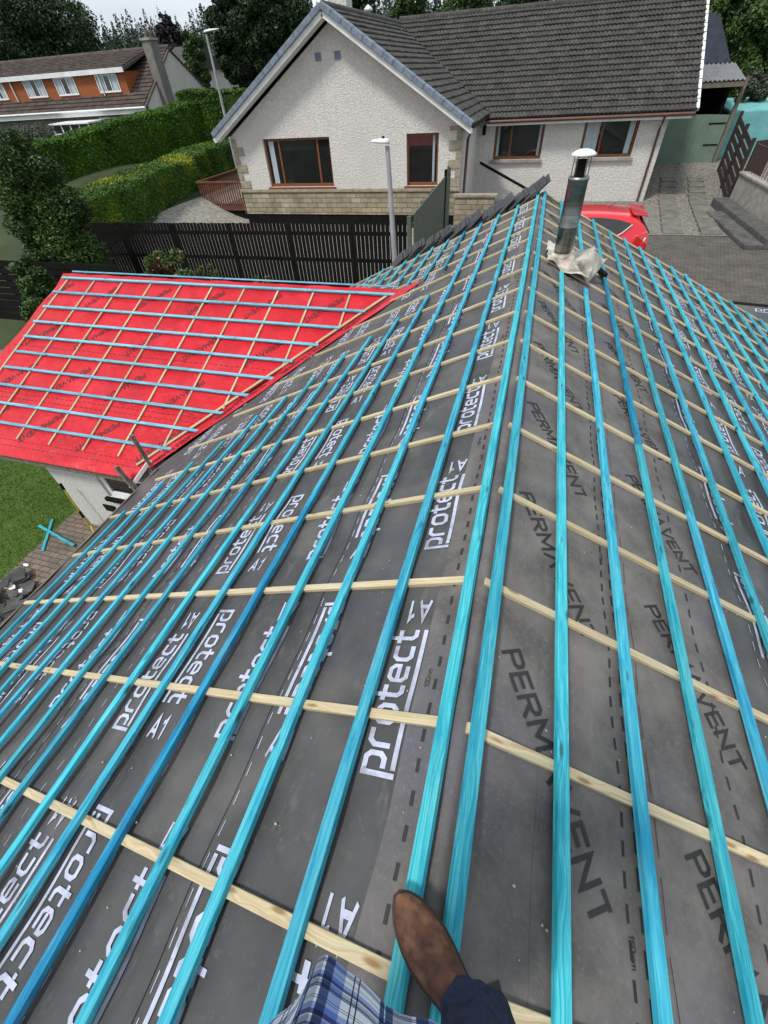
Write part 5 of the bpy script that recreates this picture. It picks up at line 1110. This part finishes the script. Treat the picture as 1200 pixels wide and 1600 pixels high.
def hedge(name, p0, p1, wd, zg, zt0, zt1, label, m, n, leaf, bump=.0, group='clipped hedges beyond the board fence'):
    t = thing(name, label, 'hedge', (p0[0], p0[1], zg), group); a = Vector((*p0, 0)); b = Vector((*p1, 0)); L_ = (b - a).length; d = (b - a) / L_; nr = Vector((-d.y, d.x, 0))
    def top(u): return zt0 + (zt1 - zt0) * u
    core = MB(); core.hexa([(a + nr * (i * wd * .44) + Vector((0, 0, zg))) if k == 0 else (b + nr * (i * wd * .44) + Vector((0, 0, zg))) for k, i in ((0, -1), (1, -1), (1, 1), (0, 1))] + [(a if k == 0 else b) + nr * (i * wd * .40) + Vector((0, 0, top(k) - .12)) for k, i in ((0, -1), (1, -1), (1, 1), (0, 1))])
    core.build('branches', M['leaf_hedge'], t)
    u = rng.uniform(0, 1, n); face = rng.uniform(0, 1, n); H = np.array([top(x) for x in u]) - zg
    side = np.where(face < .36, -1.0, np.where(face < .55, 1.0, rng.uniform(-1, 1, n)))
    zz = np.where(face < .55, rng.uniform(0, 1, n), 1.0)
    zz = np.where(face > .94, rng.uniform(0, 1, n), zz); u = np.where(face > .97, 0, np.where(face > .94, 1, u))
    rnd = 1 - .10 * (zz ** 6) * (np.abs(side) > .9)
    wob = .05 * np.sin(u * L_ * 1.3) + .035 * np.sin(u * L_ * 3.7 + zz * 5)
    X = np.array([a[i] for i in range(2)])[None] + np.outer(u * L_, np.array(d[:2])) + np.outer(side * wd / 2 * rnd + wob * (np.abs(side) > .9), np.array(nr[:2]))
    Z = zg + H * zz - .09 * (np.abs(side) ** 4) * (zz > .99) + wob * .6 * (zz > .9)
    C = np.concatenate([X, Z[:, None]], 1) + rng.normal(0, .028, (n, 3))
    V, F = cards(C, leaf); big('foliage', V, F, m, t); return t
# clipped hedges
A0 = at(48, 242, 17.5); A1 = at(286, 160, 26.0)
hedge('tall_hedge', (A0.x - 1.5, 16.6), (A1.x + .3, 26.2), 1.5, 2.3, A0.z + .05, A1.z + .05, 'tall dark green clipped hedge with a pale top, the farther of the two long hedges', M['leaf_hedge'], 90000, .085)
B0 = at(288, 138, 25.6); B1 = at(338, 190, 25.6)
hedge('hedge_block', (at(288, 160, 26.4).x, 26.4), (at(350, 160, 26.4).x, 26.9), 1.6, 2.3, at(310, 141, 26).z, at(330, 145, 26).z, 'tall rounded green hedge block behind the far end of the long hedge', M['leaf_hedge'], 26000, .09)
C0 = at(108, 318, 13.4); C1 = at(343, 222, 21.5)
hedge('golden_hedge', (-14.5, 11.9), (-16.7, 25.6), 1.8, 1.5, at(105, 316, 12.9).z, at(335, 222, 25).z, 'lower clipped hedge mottled with golden yellow growth, the nearer long hedge', M['leaf_gold'], 80000, .075)
q = at(375, 140, 30); hedge('far_hedge', (at(345, 150, 32).x, 32), (at(420, 150, 34).x, 34), 1.5, 2.5, at(352, 147, 32).z, at(372, 137, 33).z, 'clipped green hedge glimpsed between the slim lamp post and the gable roof', M['leaf_hedge'], 16000, .11)
# trees
def tp(px_, py_, y): return at(px_, py_, y)
def gtree(name, px_, y, top_py, rad_px, crown_f, label, cat, m, n, leaf, **kw):
    c = tp(px_, top_py, y); dep = CR[0][2] * c.x + CR[1][2] * c.y + CR[2][2] * (c.z - CAMZ); g = ground_z(c.x, y); h = c.z - g; rad = rad_px * dep / FPX
    return tree(name, (c.x, y, g - .1), h, rad, h * crown_f, label, cat, m, n, leaf, **kw)
gtree('leafy_tree', 10, 9.9, 208, 76, .05, 'dense leafy dark green tree at the left edge, over the slat fence', 'tree', M['leaf_tree'], 64000, .080, seed=3, nb=80)
gtree('leafy_bush', 30, 8.2, 400, 48, .03, 'dark leafy bush filling the corner between the tall tree and the red roof', 'bush', M['leaf_tree'], 16000, .085, seed=8, nb=30, trunk=.06)
gtree('grey_bush', 40, 25, 196, 44, .1, 'greyish twiggy bush below the orange dormer', 'bush', M['leaf_grey'], 9000, .10, seed=5, nb=24, trunk=.06)
gtree('pine_tree', -2, 46, -60, 92, .25, 'big dark spreading pine at the top left corner', 'tree', M['leaf_con'], 60000, .26, seed=11, kind='pine', nb=60, trunk=.5)
gtree('pine_tree', 100, 50, 62, 34, .1, 'smaller dark bushy pine right of the big spreading one', 'tree', M['leaf_con'], 26000, .24, seed=12, kind='broad', nb=30, trunk=.3)
gtree('pine_tree', -60, 44, 10, 100, .1, 'dark pine at the far left edge behind the dormer roof', 'tree', M['leaf_con'], 26000, .28, seed=15, kind='broad', nb=30, trunk=.3)
gtree('cypress', 297, 42, 50, 28, .03, 'bright green bushy cypress left of the tall bare trunked conifer', 'tree', M['leaf_mid'], 18000, .18, seed=21, nb=34)
gtree('tall_conifer', 390, 40, -90, 50, .34, 'tall dark conifer with a pale bare lower trunk, nearest the gable apex', 'tree', M['leaf_con'], 36000, .22, seed=22, kind='pine', nb=60, trunk=.22)
gtree('tall_conifer', 336, 46, -60, 34, .12, 'tall dark conifer behind the slim street lamp', 'tree', M['leaf_con'], 26000, .22, seed=23, kind='pine', nb=50, trunk=.25)
gtree('tall_conifer', 362, 52, -70, 46, .04, 'russet tinged conifer between the two tall dark ones', 'tree', M['leaf_brown'], 34000, .26, seed=24, nb=60, trunk=.25)
gtree('tall_conifer', 440, 50, -30, 62, .04, 'dark conifer just left of the gable peak', 'tree', M['leaf_con'], 30000, .26, seed=25, nb=50, trunk=.25)
gtree('purple_tree', 255, 62, 24, 26, .05, 'dull purple brown tree on the skyline', 'tree', mat_p := leafmat('purple_leaves', (.022, .018, .020), (.055, .045, .048)), 9000, .4, seed=26, nb=34)
gtree('round_tree', 222, 58, 58, 22, .05, 'small round mid green tree behind the chimney', 'tree', M['leaf_mid'], 6000, .34, seed=27, nb=24)
for i, (px_, y, tpy, r, lab, mm) in enumerate([(640, 48, -42, 48, 'dark tree above the left end of the tiled ridge', 'leaf_dark'), (730, 52, -46, 54, 'olive tree above the ridge, left of centre', 'leaf_mid'), (820, 50, -52, 56, 'dark conifer above the middle of the tiled ridge', 'leaf_con'), (930, 52, -60, 64, 'olive tree above the ridge, right of centre', 'leaf_dark'), (1030, 50, -64, 60, 'dark tree above the right end of the tiled ridge', 'leaf_con'), (560, 50, -40, 40, 'dark tree behind the white chimney of the harled house', 'leaf_con')]):
    gtree('garden_tree', px_, y, tpy, r, .03, lab, 'tree', M[mm], 22000, .24, seed=40 + i, nb=44, group='trees behind the tiled ridge')
for i, (px_, y, tpy, r, lab) in enumerate([(1150, 40, -70, 62, 'drooping green conifer behind the verge at the top right'), (1215, 36, -40, 60, 'drooping green conifer cut by the right edge of the picture')]):
    gtree('weeping_conifer', px_, y, tpy, r, .02, lab, 'tree', M['leaf_tree'], 34000, .20, seed=60 + i, nb=50, group='green conifers at the top right', droop=.9)
gtree('rock_shrub', 1190, 31.5, 104, 30, .05, 'low dark shrub above the teal cover', 'shrub', M['leaf_grey'], 6000, .14, seed=66, nb=16, trunk=.05)
# the far plantation
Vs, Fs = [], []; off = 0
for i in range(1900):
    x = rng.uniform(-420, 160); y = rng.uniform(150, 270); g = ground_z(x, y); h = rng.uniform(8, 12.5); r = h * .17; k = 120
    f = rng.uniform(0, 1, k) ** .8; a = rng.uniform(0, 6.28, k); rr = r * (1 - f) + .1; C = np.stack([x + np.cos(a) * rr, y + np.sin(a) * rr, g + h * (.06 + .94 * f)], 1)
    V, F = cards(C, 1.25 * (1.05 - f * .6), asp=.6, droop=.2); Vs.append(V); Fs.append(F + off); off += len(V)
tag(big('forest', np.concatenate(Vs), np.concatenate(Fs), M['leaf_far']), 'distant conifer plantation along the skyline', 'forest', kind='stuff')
# plants and flowers behind the ridge of the red roof
def shrub(name, px_, py_, y, rpx, hgt, label, m, n, leaf, seed, flowers=0, cat='shrub'):
    c = at(px_, py_, y); dep = CR[0][2] * c.x + CR[1][2] * c.y + CR[2][2] * (c.z - CAMZ); r = rpx * dep / FPX; g = 1.4; t = thing(name, label, cat, (c.x, y, g))
    rs = np.random.default_rng(seed); mb = MB(); bl = []
    for i in range(14):
        p = Vector((c.x + rs.uniform(-1, 1) * r, y + rs.uniform(-.5, .5) * r, c.z - rs.uniform(0, 1) ** 1.5 * hgt)); mb.tube([(c.x + rs.uniform(-.4, .4) * r, y, g), p], [.015, .006], 5); s_ = r * .24; bl.append(((p.x, p.y, p.z), (s_, s_, s_)))
    mb.build('stems', M['bark'], t); V, F = cards(blob_points(n, bl), leaf); big('foliage', V, F, m, t)
    if flowers: V, F = cards(blob_points(flowers, bl), leaf * .8, asp=.9); big('flowers', V, F, M['flower'], t)
shrub('tall_shrub', 262, 402, 9.3, 44, 1.1, 'leafy shrub with small pink flowers rising behind the red roof ridge', M['leaf_mid'], 5000, .085, 1, flowers=160)
shrub('tall_shrub', 322, 412, 9.3, 12, .8, 'thin leafy shrub beside the larger one behind the red roof ridge', M['leaf_mid'], 1200, .08, 2)
shrub('tall_shrub', 150, 424, 9.0, 26, .5, 'low dark shrub behind the left end of the red roof ridge', M['leaf_dark'], 2200, .08, 4)
shrub('flower_pot_plant', 410, 434, 9.9, 15, .35, 'bushy plant with pink and white flowers on the low white wall', M['leaf_mid'], 1200, .06, 3, flowers=140, cat='plant')
# parasol at the left edge
pq = at(2, 548, 7.6); ps = thing('parasol', 'open grey garden parasol at the left edge beside the red roof', 'parasol', (pq.x, 7.6, 1.0))
mb = MB(); n = 8; vs = [Vector((pq.x, 7.6, pq.z + .05))]
for ring_, (rr, dz) in enumerate(((.55, -.18), (1.1, -.40))):
    for k in range(n): a = 2 * math.pi * k / n; vs.append(Vector((pq.x + rr * math.cos(a), 7.6 + rr * math.sin(a), pq.z + dz)))
fs = [(0, 1 + k, 1 + (k + 1) % n) for k in range(n)] + [(1 + k, 9 + k, 9 + (k + 1) % n, 1 + (k + 1) % n) for k in range(n)]
o = mb.add(vs, fs).build('canopy', mat('grey_canvas', (.16, .17, .17), (.11, .12, .12), scale=6, rough=.9), ps); o.modifiers.new('s', 'SOLIDIFY').thickness = .006
MB().tube([(pq.x, 7.6, .5), (pq.x, 7.6, pq.z + .1)], .022, 8).build('pole', M['galv'], ps)

# ------------------------------------------------------------------ things lying on the patio
g_off = 'batten offcuts crossed on the patio'
a_ = atz(62, 822, .04); b_ = atz(116, 853, .04)
o = piece(a_, b_, (0, 0, 1), .048, .025, M['blue'], 'batten_offcut', None); tag(o, 'bright blue batten offcut lying on top of the crossed pair', 'offcut', g_off)
a_ = atz(83, 812, .012); b_ = atz(67, 862, .012)
o = piece(a_, b_, (0, 0, 1), .048, .025, M['blue'], 'batten_offcut', None); tag(o, 'teal batten offcut lying under the other of the crossed pair', 'offcut', g_off)
# yellow spade against the wall
sp = thing('spade', 'yellow handled spade leaning in the angle of the wall on the patio', 'spade', (-7.2, 3.2, 0))
hA = at(94, 756, 3.42); hB = atz(140, 822, .22); hC = atz(146, 838, .02)
MB().tube([hA.lerp(hB, .0), hA.lerp(hB, .12)], .022, 10).build('grip', M['black'], sp)
MB().tube([hA.lerp(hB, .12), hA.lerp(hB, .62)], .016, 10).tube([hA.lerp(hB, .78), hB], .018, 10).build('shaft', M['yellow'], sp); MB().tube([hA.lerp(hB, .62), hA.lerp(hB, .78)], .019, 10).build('sleeve', M['black'], sp)
d = (hC - hA).normalized(); s_ = Vector((.8, -.6, 0)); s_ = (s_ - d * s_.dot(d)).normalized(); u_ = d.cross(s_)
mb = MB(); rows_ = [(-.02, .03, 0), (.05, .10, .0), (.14, .125, .012), (.24, .12, .018), (.30, .10, .02)]; vs = []
for t_, w_, b__ in rows_:
    for k in range(-3, 4): vs.append(hB + d * t_ + s_ * (w_ * k / 3) + u_ * (b__ - .03 * (k / 3) ** 2))
o = mb.add(vs, [(i * 7 + k, i * 7 + k + 1, (i + 1) * 7 + k + 1, (i + 1) * 7 + k) for i in range(4) for k in range(6)]).build('blade', M['yellow'], sp); o.modifiers.new('s', 'SOLIDIFY').thickness = .006
# rubble heap
rub = ['broken slate on the rubble heap beside the block paving']
for i in range(34):
    c = atz(random.uniform(-25, 52), random.uniform(905, 985), 0); 
    r = random.uniform(.07, .2); z = .02 + .25 * math.exp(-((c.x + 8.0) ** 2 + (c.y - 1.95) ** 2) * 2.2) * random.random(); n = random.choice((4, 5, 5, 6)); tl = (random.uniform(-.3, .3), random.uniform(-.3, .3)); pts = []
    for k in range(n): a = 2 * math.pi * k / n + random.uniform(-.3, .3); rr = r * random.uniform(.6, 1.2); x, y = rr * math.cos(a), rr * math.sin(a); pts.append((c.x + x, c.y + y, z + .012 + x * tl[0] + y * tl[1]))
    zmin = min(p[2] for p in pts); pts = [(x, y, zz - min(0, zmin - .012)) for x, y, zz in pts]
    tag(MB().prism(pts, (0, 0, .02)).build('broken_slate', M['rubble']), 'broken dark slate lying in the rubble heap at the edge of the patio', 'broken slate', 'broken slates in the rubble heap')
for i, (px_, py_, lab) in enumerate([(16, 917, 'white plastic scrap beside the broken slates'), (41, 883, 'small white scrap on the block paving below the lawn edge'), (36, 924, 'thin white scrap lying among the broken slates')]):
    c = atz(px_, py_, .06 if i == 0 else .02); r = (.10, .05, .08)[i]; pts = [(c.x + r * math.cos(a) * 1.2, c.y + r * math.sin(a) * .55, c.z + .02 * math.sin(3 * a)) for a in (0, .9, 2.1, 3.0, 4.2, 5.3)]
    tag(MB().prism(pts, (0, 0, .012)).build('scrap', M['upvc']), lab, 'scrap', 'white scraps on the patio')
# small litter on the membrane: flakes and chips
mbl = MB()
for i in range(420):
    s = random.uniform(.1, 3.0); y = random.uniform(-1.2, 5.0) ** 1; r = random.uniform(.0015, .0045); sd = random.random() < .5
    p = (PL if sd else PR)(s, y, .0105 + drape(y, s)); a0 = random.uniform(0, 3); nn = Vector(nL if sd else nR); e1 = Vector((0, 1, 0)); e2 = nn.cross(e1)
    mbl.add([p + e1 * (r * math.cos(a0 + k * 1.6)) + e2 * (r * (1.6 if k % 2 else .8) * math.sin(a0 + k * 1.6)) for k in range(4)], [(0, 1, 2, 3)])
tag(mbl.build('wood_chips', M['pale'], None, fix=False), 'tiny pale wood chips scattered over the black membrane', 'wood chips', kind='stuff')

# ------------------------------------------------------------------ the person taking the picture
per = thing('person', 'person on the ridge in a blue and white checked shirt, dark jeans and brown boots', 'person', (0.05, -.25, 4.19))
def skinned(name, verts, edges, radii, m, parent, sub=2, root=0):
    me = bpy.data.meshes.new(name); me.from_pydata([tuple(v) for v in verts], edges, []); me.materials.append(m)
    o = bpy.data.objects.new(name, me); COL.objects.link(o)
    s = o.modifiers.new('skin', 'SKIN'); s.use_smooth_shade = True; s.branch_smoothing = .3
    sv = me.skin_vertices[0].data
    for i, r in enumerate(radii): sv[i].radius = (r, r) if not isinstance(r, tuple) else r; sv[i].use_root = (i == root)
    o.modifiers.new('sub', 'SUBSURF').levels = sub; o.modifiers['sub'].render_levels = sub
    return place(o, parent)
v = [(0.02, -.31, 5.02), (0.02, -.37, 5.25), (0.02, -.42, 5.45), (0.02, -.44, 5.57), (0.02, -.42, 5.66),     # pelvis, waist, chest, neck base, neck
     (.11, -.29, 4.98), (.155, -.21, 4.64), (.17, -.15, 4.38), (-.08, -.33, 4.98), (-.13, -.36, 4.58), (-.165, -.46, 4.28),
     (.19, -.43, 5.52), (.27, -.36, 5.28), (.12, -.17, 5.44), (.07, -.12, 5.53), (-.15, -.43, 5.52), (-.23, -.36, 5.28), (-.10, -.17, 5.44), (-.05, -.12, 5.53)]
e = [(0, 1), (1, 2), (2, 3), (3, 4), (0, 5), (5, 6), (6, 7), (0, 8), (8, 9), (9, 10), (3, 11), (11, 12), (12, 13), (13, 14), (3, 15), (15, 16), (16, 17), (17, 18)]
r = [(.13, .10), (.12, .09), (.15, .10), (.10, .08), .055, .085, .058, .04, .085, .058, .04, .055, .042, .03, .026, .055, .042, .03, .026]
# head and fingers join the same skeleton
hv = [(0.02, -.40, 5.74), (0.02, -.385, 5.83), (0.02, -.40, 5.91)]; v += hv; e += [(4, 19), (19, 20), (20, 21)]; r += [(.068, .078), (.075, .088), (.06, .07)]
for wr, sx_ in ((14, 1), (18, -1)):
    w_ = Vector(v[wr]); pn = len(v); pc = w_ + Vector((-.010 * sx_, .028, .04)); v.append(tuple(pc)); e.append((wr, pn)); r.append((.030, .018))
    for k in range(4):
        a_ = pc + Vector((sx_ * (.024 - .016 * k), .02, .028)); L_ = (.030, .036, .034, .026)[k]
        b_ = a_ + Vector((-.004 * sx_, .004, L_)); c_ = b_ + Vector((-.022 * sx_, .008, L_ * .3)); i0 = len(v); v += [tuple(a_), tuple(b_), tuple(c_)]; e += [(pn, i0), (i0, i0 + 1), (i0 + 1, i0 + 2)]; r += [.009, .008, .007]
    a_ = w_ + Vector((-sx_ * .034, .012, .022)); b_ = a_ + Vector((-sx_ * .012, .010, .028)); i0 = len(v); v += [tuple(a_), tuple(b_)]; e += [(wr, i0), (i0, i0 + 1)]; r += [.011, .009]
body = skinned('body', v, e, r, M['skin'], per)
# face and hair
mb = MB()
mb.lathe((0.02, -.395, 5.865), [(.001, .085), (.05, .072), (.079, .035), (.084, 0), (.08, -.02)], 20).build('hair', M['hair'], per)
mb = MB(); mb.tube([(.02, -.305, 5.86), (.02, -.285, 5.83), (.02, -.30, 5.82)], [.007, .013, .008], 8).build('nose', M['skin'], per)
for sx_ in (-1, 1):
    MB().lathe((.02 + sx_ * .03, -.310, 5.858), [(.001, .010), (.009, .006), (.011, 0), (.001, -.005)], 12, axis=(0, 1, 0)).build('eye', M['upvc'], per)
    MB().lathe((.02 + sx_ * .080, -.395, 5.835), [(.001, .010), (.02, .006), (.026, 0), (.001, -.004)], 12, axis=(sx_, 0, 0)).build('ear', M['skin'], per)
MB().tube([(-.002, -.308, 5.79), (.02, -.300, 5.788), (.042, -.308, 5.79)], [.003, .005, .003], 8).build('mouth', mat('lips', (.4, .15, .12), rough=.5), per)
# shirt with tails, checked
def checked():
    m = bpy.data.materials.new('checked_cotton'); m.use_nodes = True; nt = m.node_tree; L = nt.links.new; b = nt.nodes['Principled BSDF']; b.inputs['Roughness'].default_value = .9; b.inputs['Specular IOR Level'].default_value = .2
    uv = N(nt, 'ShaderNodeUVMap'); sp_ = N(nt, 'ShaderNodeSeparateXYZ'); L(uv.outputs[0], sp_.inputs[0])
    def stripes(sock, stops):
        a = N(nt, 'ShaderNodeMath', operation='FRACT'); L(sock, a.inputs[0]); r = N(nt, 'ShaderNodeValToRGB'); r.color_ramp.interpolation = 'CONSTANT'; L(a.outputs[0], r.inputs[0])
        el = r.color_ramp.elements; el[0].position = 0; el[0].color = (*stops[0][1], 1); el[1].position = stops[1][0]; el[1].color = (*stops[1][1], 1)
        for p, c in stops[2:]: x = el.new(p); x.color = (*c, 1)
        return r.outputs[0]
    wht, navy, blu, gry, blk, mint = (.88, .90, .94), (.08, .11, .24), (.34, .44, .74), (.46, .49, .55), (.05, .055, .08), (.5, .85, .85)
    P_ = [(0, wht), (.16, blk), (.175, wht), (.22, blk), (.235, wht), (.34, blu), (.50, navy), (.62, wht), (.66, gry), (.80, navy), (.86, mint), (.875, navy), (.92, wht)]
    a = stripes(sp_.outputs[0], P_); c = stripes(sp_.outputs[1], P_)
    mx = N(nt, 'ShaderNodeMix', data_type='RGBA'); L(a, mx.inputs[6]); L(c, mx.inputs[7])
    ck = N(nt, 'ShaderNodeTexWave', Scale=90.0); mp = N(nt, 'ShaderNodeMapping', Rotation=(0, 0, R_(45))); L(uv.outputs[0], mp.inputs[0]); L(mp.outputs[0], ck.inputs['Vector'])
    mr = N(nt, 'ShaderNodeMapRange'); mr.inputs[3].default_value = .42; mr.inputs[4].default_value = .58; L(ck.outputs['Fac'], mr.inputs[0]); mx.blend_type = 'MULTIPLY'; mx.inputs[0].default_value = .95
    L(mx.outputs[2], b.inputs['Base Color'])
    nz = N(nt, 'ShaderNodeTexNoise', Scale=140.0, Detail=4); bp = N(nt, 'ShaderNodeBump', Strength=.3, Distance=.002); tc = N(nt, 'ShaderNodeTexCoord'); L(tc.outputs['Object'], nz.inputs['Vector']); L(nz.outputs[0], bp.inputs['Height']); L(bp.outputs[0], b.inputs['Normal'])
    return m
CK = checked()
RG = [  # z, cx, cy, half width, half depth, ripple
    (4.975, .005, -.252, .205, .172, 1.0), (5.00, .006, -.250, .202, .168, .95), (5.06, .010, -.256, .196, .165, .75), (5.13, .014, -.262, .190, .158, .55), (5.22, .018, -.30, .184, .15, .4), (5.32, .02, -.345, .19, .145, .3), (5.42, .02, -.375, .205, .14, .2), (5.50, .02, -.41, .20, .125, .1), (5.555, .02, -.43, .15, .10, .05), (5.60, .02, -.43, .075, .075, 0)]
def shirt(u, v):
    f = v * (len(RG) - 1); i = min(len(RG) - 2, int(f)); t = f - i; z, cx, cy, hw, hd, rp_ = [RG[i][k] * (1 - t) + RG[i + 1][k] * t for k in range(6)]
    a = 2 * math.pi * u; c, s = math.cos(a), math.sin(a); ex = 2 / 2.5
    rip = 1 + rp_ * (.045 * math.sin(7 * a + 1.2) + .03 * math.sin(13 * a + 2) + .015 * math.sin(23 * a))
    x = cx + hw * rip * math.copysign(abs(c) ** ex, c); y = cy + hd * rip * math.copysign(abs(s) ** ex, s)
    if s > 0: y -= .10 * rp_ * max(0, -c - .45) ; z -= .03 * rp_ * s * (1 + .3 * math.sin(5 * a))
    y += rp_ * .016 * math.exp(-((a - 2.05) / .20) ** 2) - rp_ * .03 * math.exp(-((a - 2.50) / .13) ** 2)
    return Vector((x, y, z))
def uvgrid(name, fn, nu, nv, m, parent, us, vs_):
    o = grid(name, fn, nu, nv, m, parent); uv = o.data.uv_layers.new(name='UVMap'); arr = []
    for j in range(nv):
        for i in range(nu): arr += [(i / nu * us, j / nv * vs_), ((i + 1) / nu * us, j / nv * vs_), ((i + 1) / nu * us, (j + 1) / nv * vs_), (i / nu * us, (j + 1) / nv * vs_)]
    uv.data.foreach_set('uv', np.array(arr, dtype=np.float32).ravel()); return o
o = uvgrid('shirt', shirt, 160, 90, CK, per, 15, 9); o.modifiers.new('s', 'SOLIDIFY').thickness = .002
for sx_ in (1, -1):
    pts = [Vector((.02 + sx_ * .15, -.43, 5.53)), Vector((.02 + sx_ * .20, -.42, 5.45)), Vector((.02 + sx_ * .245, -.37, 5.30)), Vector((.02 + sx_ * .22, -.30, 5.32)), Vector((.02 + sx_ * .12, -.20, 5.42))]
    def slv(u, v, pts=pts):
        f = v * 4; i = min(3, int(f)); t = f - i; p = pts[i].lerp(pts[i + 1], t); d = (pts[i + 1] - pts[i]).normalized(); a_ = d.cross(Vector((0, 0, 1))).normalized(); b_ = a_.cross(d); r_ = .072 - .03 * v + .004 * math.sin(20 * v)
        return p + a_ * (r_ * math.cos(6.2832 * u)) + b_ * (r_ * math.sin(6.2832 * u))
    uvgrid('sleeve', slv, 24, 40, CK, per, 3, 4)
# jeans
def leg(pts, rad, name, k):
    def fn(u, v):
        f = v * (len(pts) - 1); i = min(len(pts) - 2, int(f)); t = f - i; p = Vector(pts[i]).lerp(Vector(pts[i + 1]), t); r_ = rad[i] * (1 - t) + rad[i + 1] * t; a = 6.28318 * u
        w_ = 1 + .07 * math.sin(3 * a + 14 * v + k) * (1 - v) + .10 * math.sin(52 * v + 2 * a) * (1 - v) ** 3 + .04 * math.sin(9 * a + 20 * v) * (1 - v)
        return p + Vector((math.cos(a) * r_ * w_, math.sin(a) * r_ * w_ * .95, .012 * math.sin(2 * a + 1) * (1 - v) + .008 * math.sin(5 * a) * (1 - v)))
    o = grid(name, fn, 48, 60, M['jeans'], per); o.modifiers.new('s', 'SOLIDIFY').thickness = .003; return o
leg([(.168, -.132, 4.295), (.170, -.147, 4.37), (.165, -.180, 4.55), (.145, -.20, 4.66), (.125, -.25, 4.85), (.105, -.285, 5.0)], [.074, .070, .070, .080, .092, .105], 'trouser_leg', .4)
leg([(-.17, -.475, 4.17), (-.165, -.46, 4.28), (-.15, -.41, 4.45), (-.13, -.365, 4.60), (-.10, -.34, 4.8), (-.07, -.32, 5.0)], [.070, .066, .070, .080, .092, .105], 'trouser_leg', 1.7)
def boot(toe, heel, z0, zh, name):
    toe = Vector((*toe, z0)); heel = Vector((*heel, zh)); L_ = (heel - toe).length; d = (heel - toe) / L_; sd_ = d.cross(Vector((0, 0, 1))).normalized()
    t_ = [0, .012, .035, .06, .085, .10, .115, .13, .145, .165, .20, .235, .262, .285]; w_ = [.005, .023, .038, .047, .0525, .054, .055, .0545, .053, .050, .042, .038, .036, .024]; h_ = [.030, .040, .049, .053, .058, .063, .069, .075, .082, .092, .118, .15, .17, .17]
    mb = MB(); n = 20; vs = []
    for k, (t, wv, hv_) in enumerate(zip(t_, w_, h_)):
        for j in range(n):
            a = 2 * math.pi * j / n; c, s = math.cos(a), math.sin(a); top = s > 0
            x = wv * math.copysign(abs(c) ** (.8 if top else .5), c); z = .014 + (hv_ - .014) * (abs(s) ** 1.05) if top else .012
            crease = .0035 * math.sin(t * 210 + 2.6 * c) * math.exp(-((t - .12) / .04) ** 2) if top else 0
            vs.append(toe + d * t * (L_ / .285) + sd_ * (x + .004 * math.sin(math.pi * t / .285)) + Vector((0, 0, z + crease)))
    m_ = len(t_); fs = [(i * n + j, i * n + (j + 1) % n, (i + 1) * n + (j + 1) % n, (i + 1) * n + j) for i in range(m_ - 1) for j in range(n)] + [tuple(range(n)), tuple(range((m_ - 1) * n, m_ * n))[::-1]]
    b = mb.add(vs, fs, 0, True).build(name, M['leather'], per); s_ = b.modifiers.new('sub', 'SUBSURF'); s_.levels = 2; s_.render_levels = 2
    mb = MB(); up_, lo_ = [], []
    for sgn in (1, -1):
        seq = list(zip(t_, w_)); seq = seq if sgn == 1 else seq[::-1]
        for t, wv in seq: p = toe + d * (t * (L_ / .285) - (.005 if t == 0 else 0)) + sd_ * (sgn * (wv + .0055) + .004 * math.sin(math.pi * t / .285)); up_.append(p + Vector((0, 0, .013))); lo_.append(p)
    q_ = len(up_); mb.add(lo_ + up_, [tuple(range(q_))[::-1], tuple(range(q_, 2 * q_))] + [(i, (i + 1) % q_, q_ + (i + 1) % q_, q_ + i) for i in range(q_)]); mb.build('sole', M['sole'], b)
    hc = toe + d * (L_ * .86); MB().bar(hc - d * .032 - Vector((0, 0, .012)), hc + d * .034 - Vector((0, 0, .012)), .062, .024).build('heel', M['sole'], b)
    # pull strap seam across the instep
    return b
boot((-.046, .024), (.192, -.150), 4.202, 4.205, 'boot')
boot((-.10, -.30), (-.20, -.57), 4.11, 4.08, 'boot')
# the phone itself would sit at the camera, so it is not built
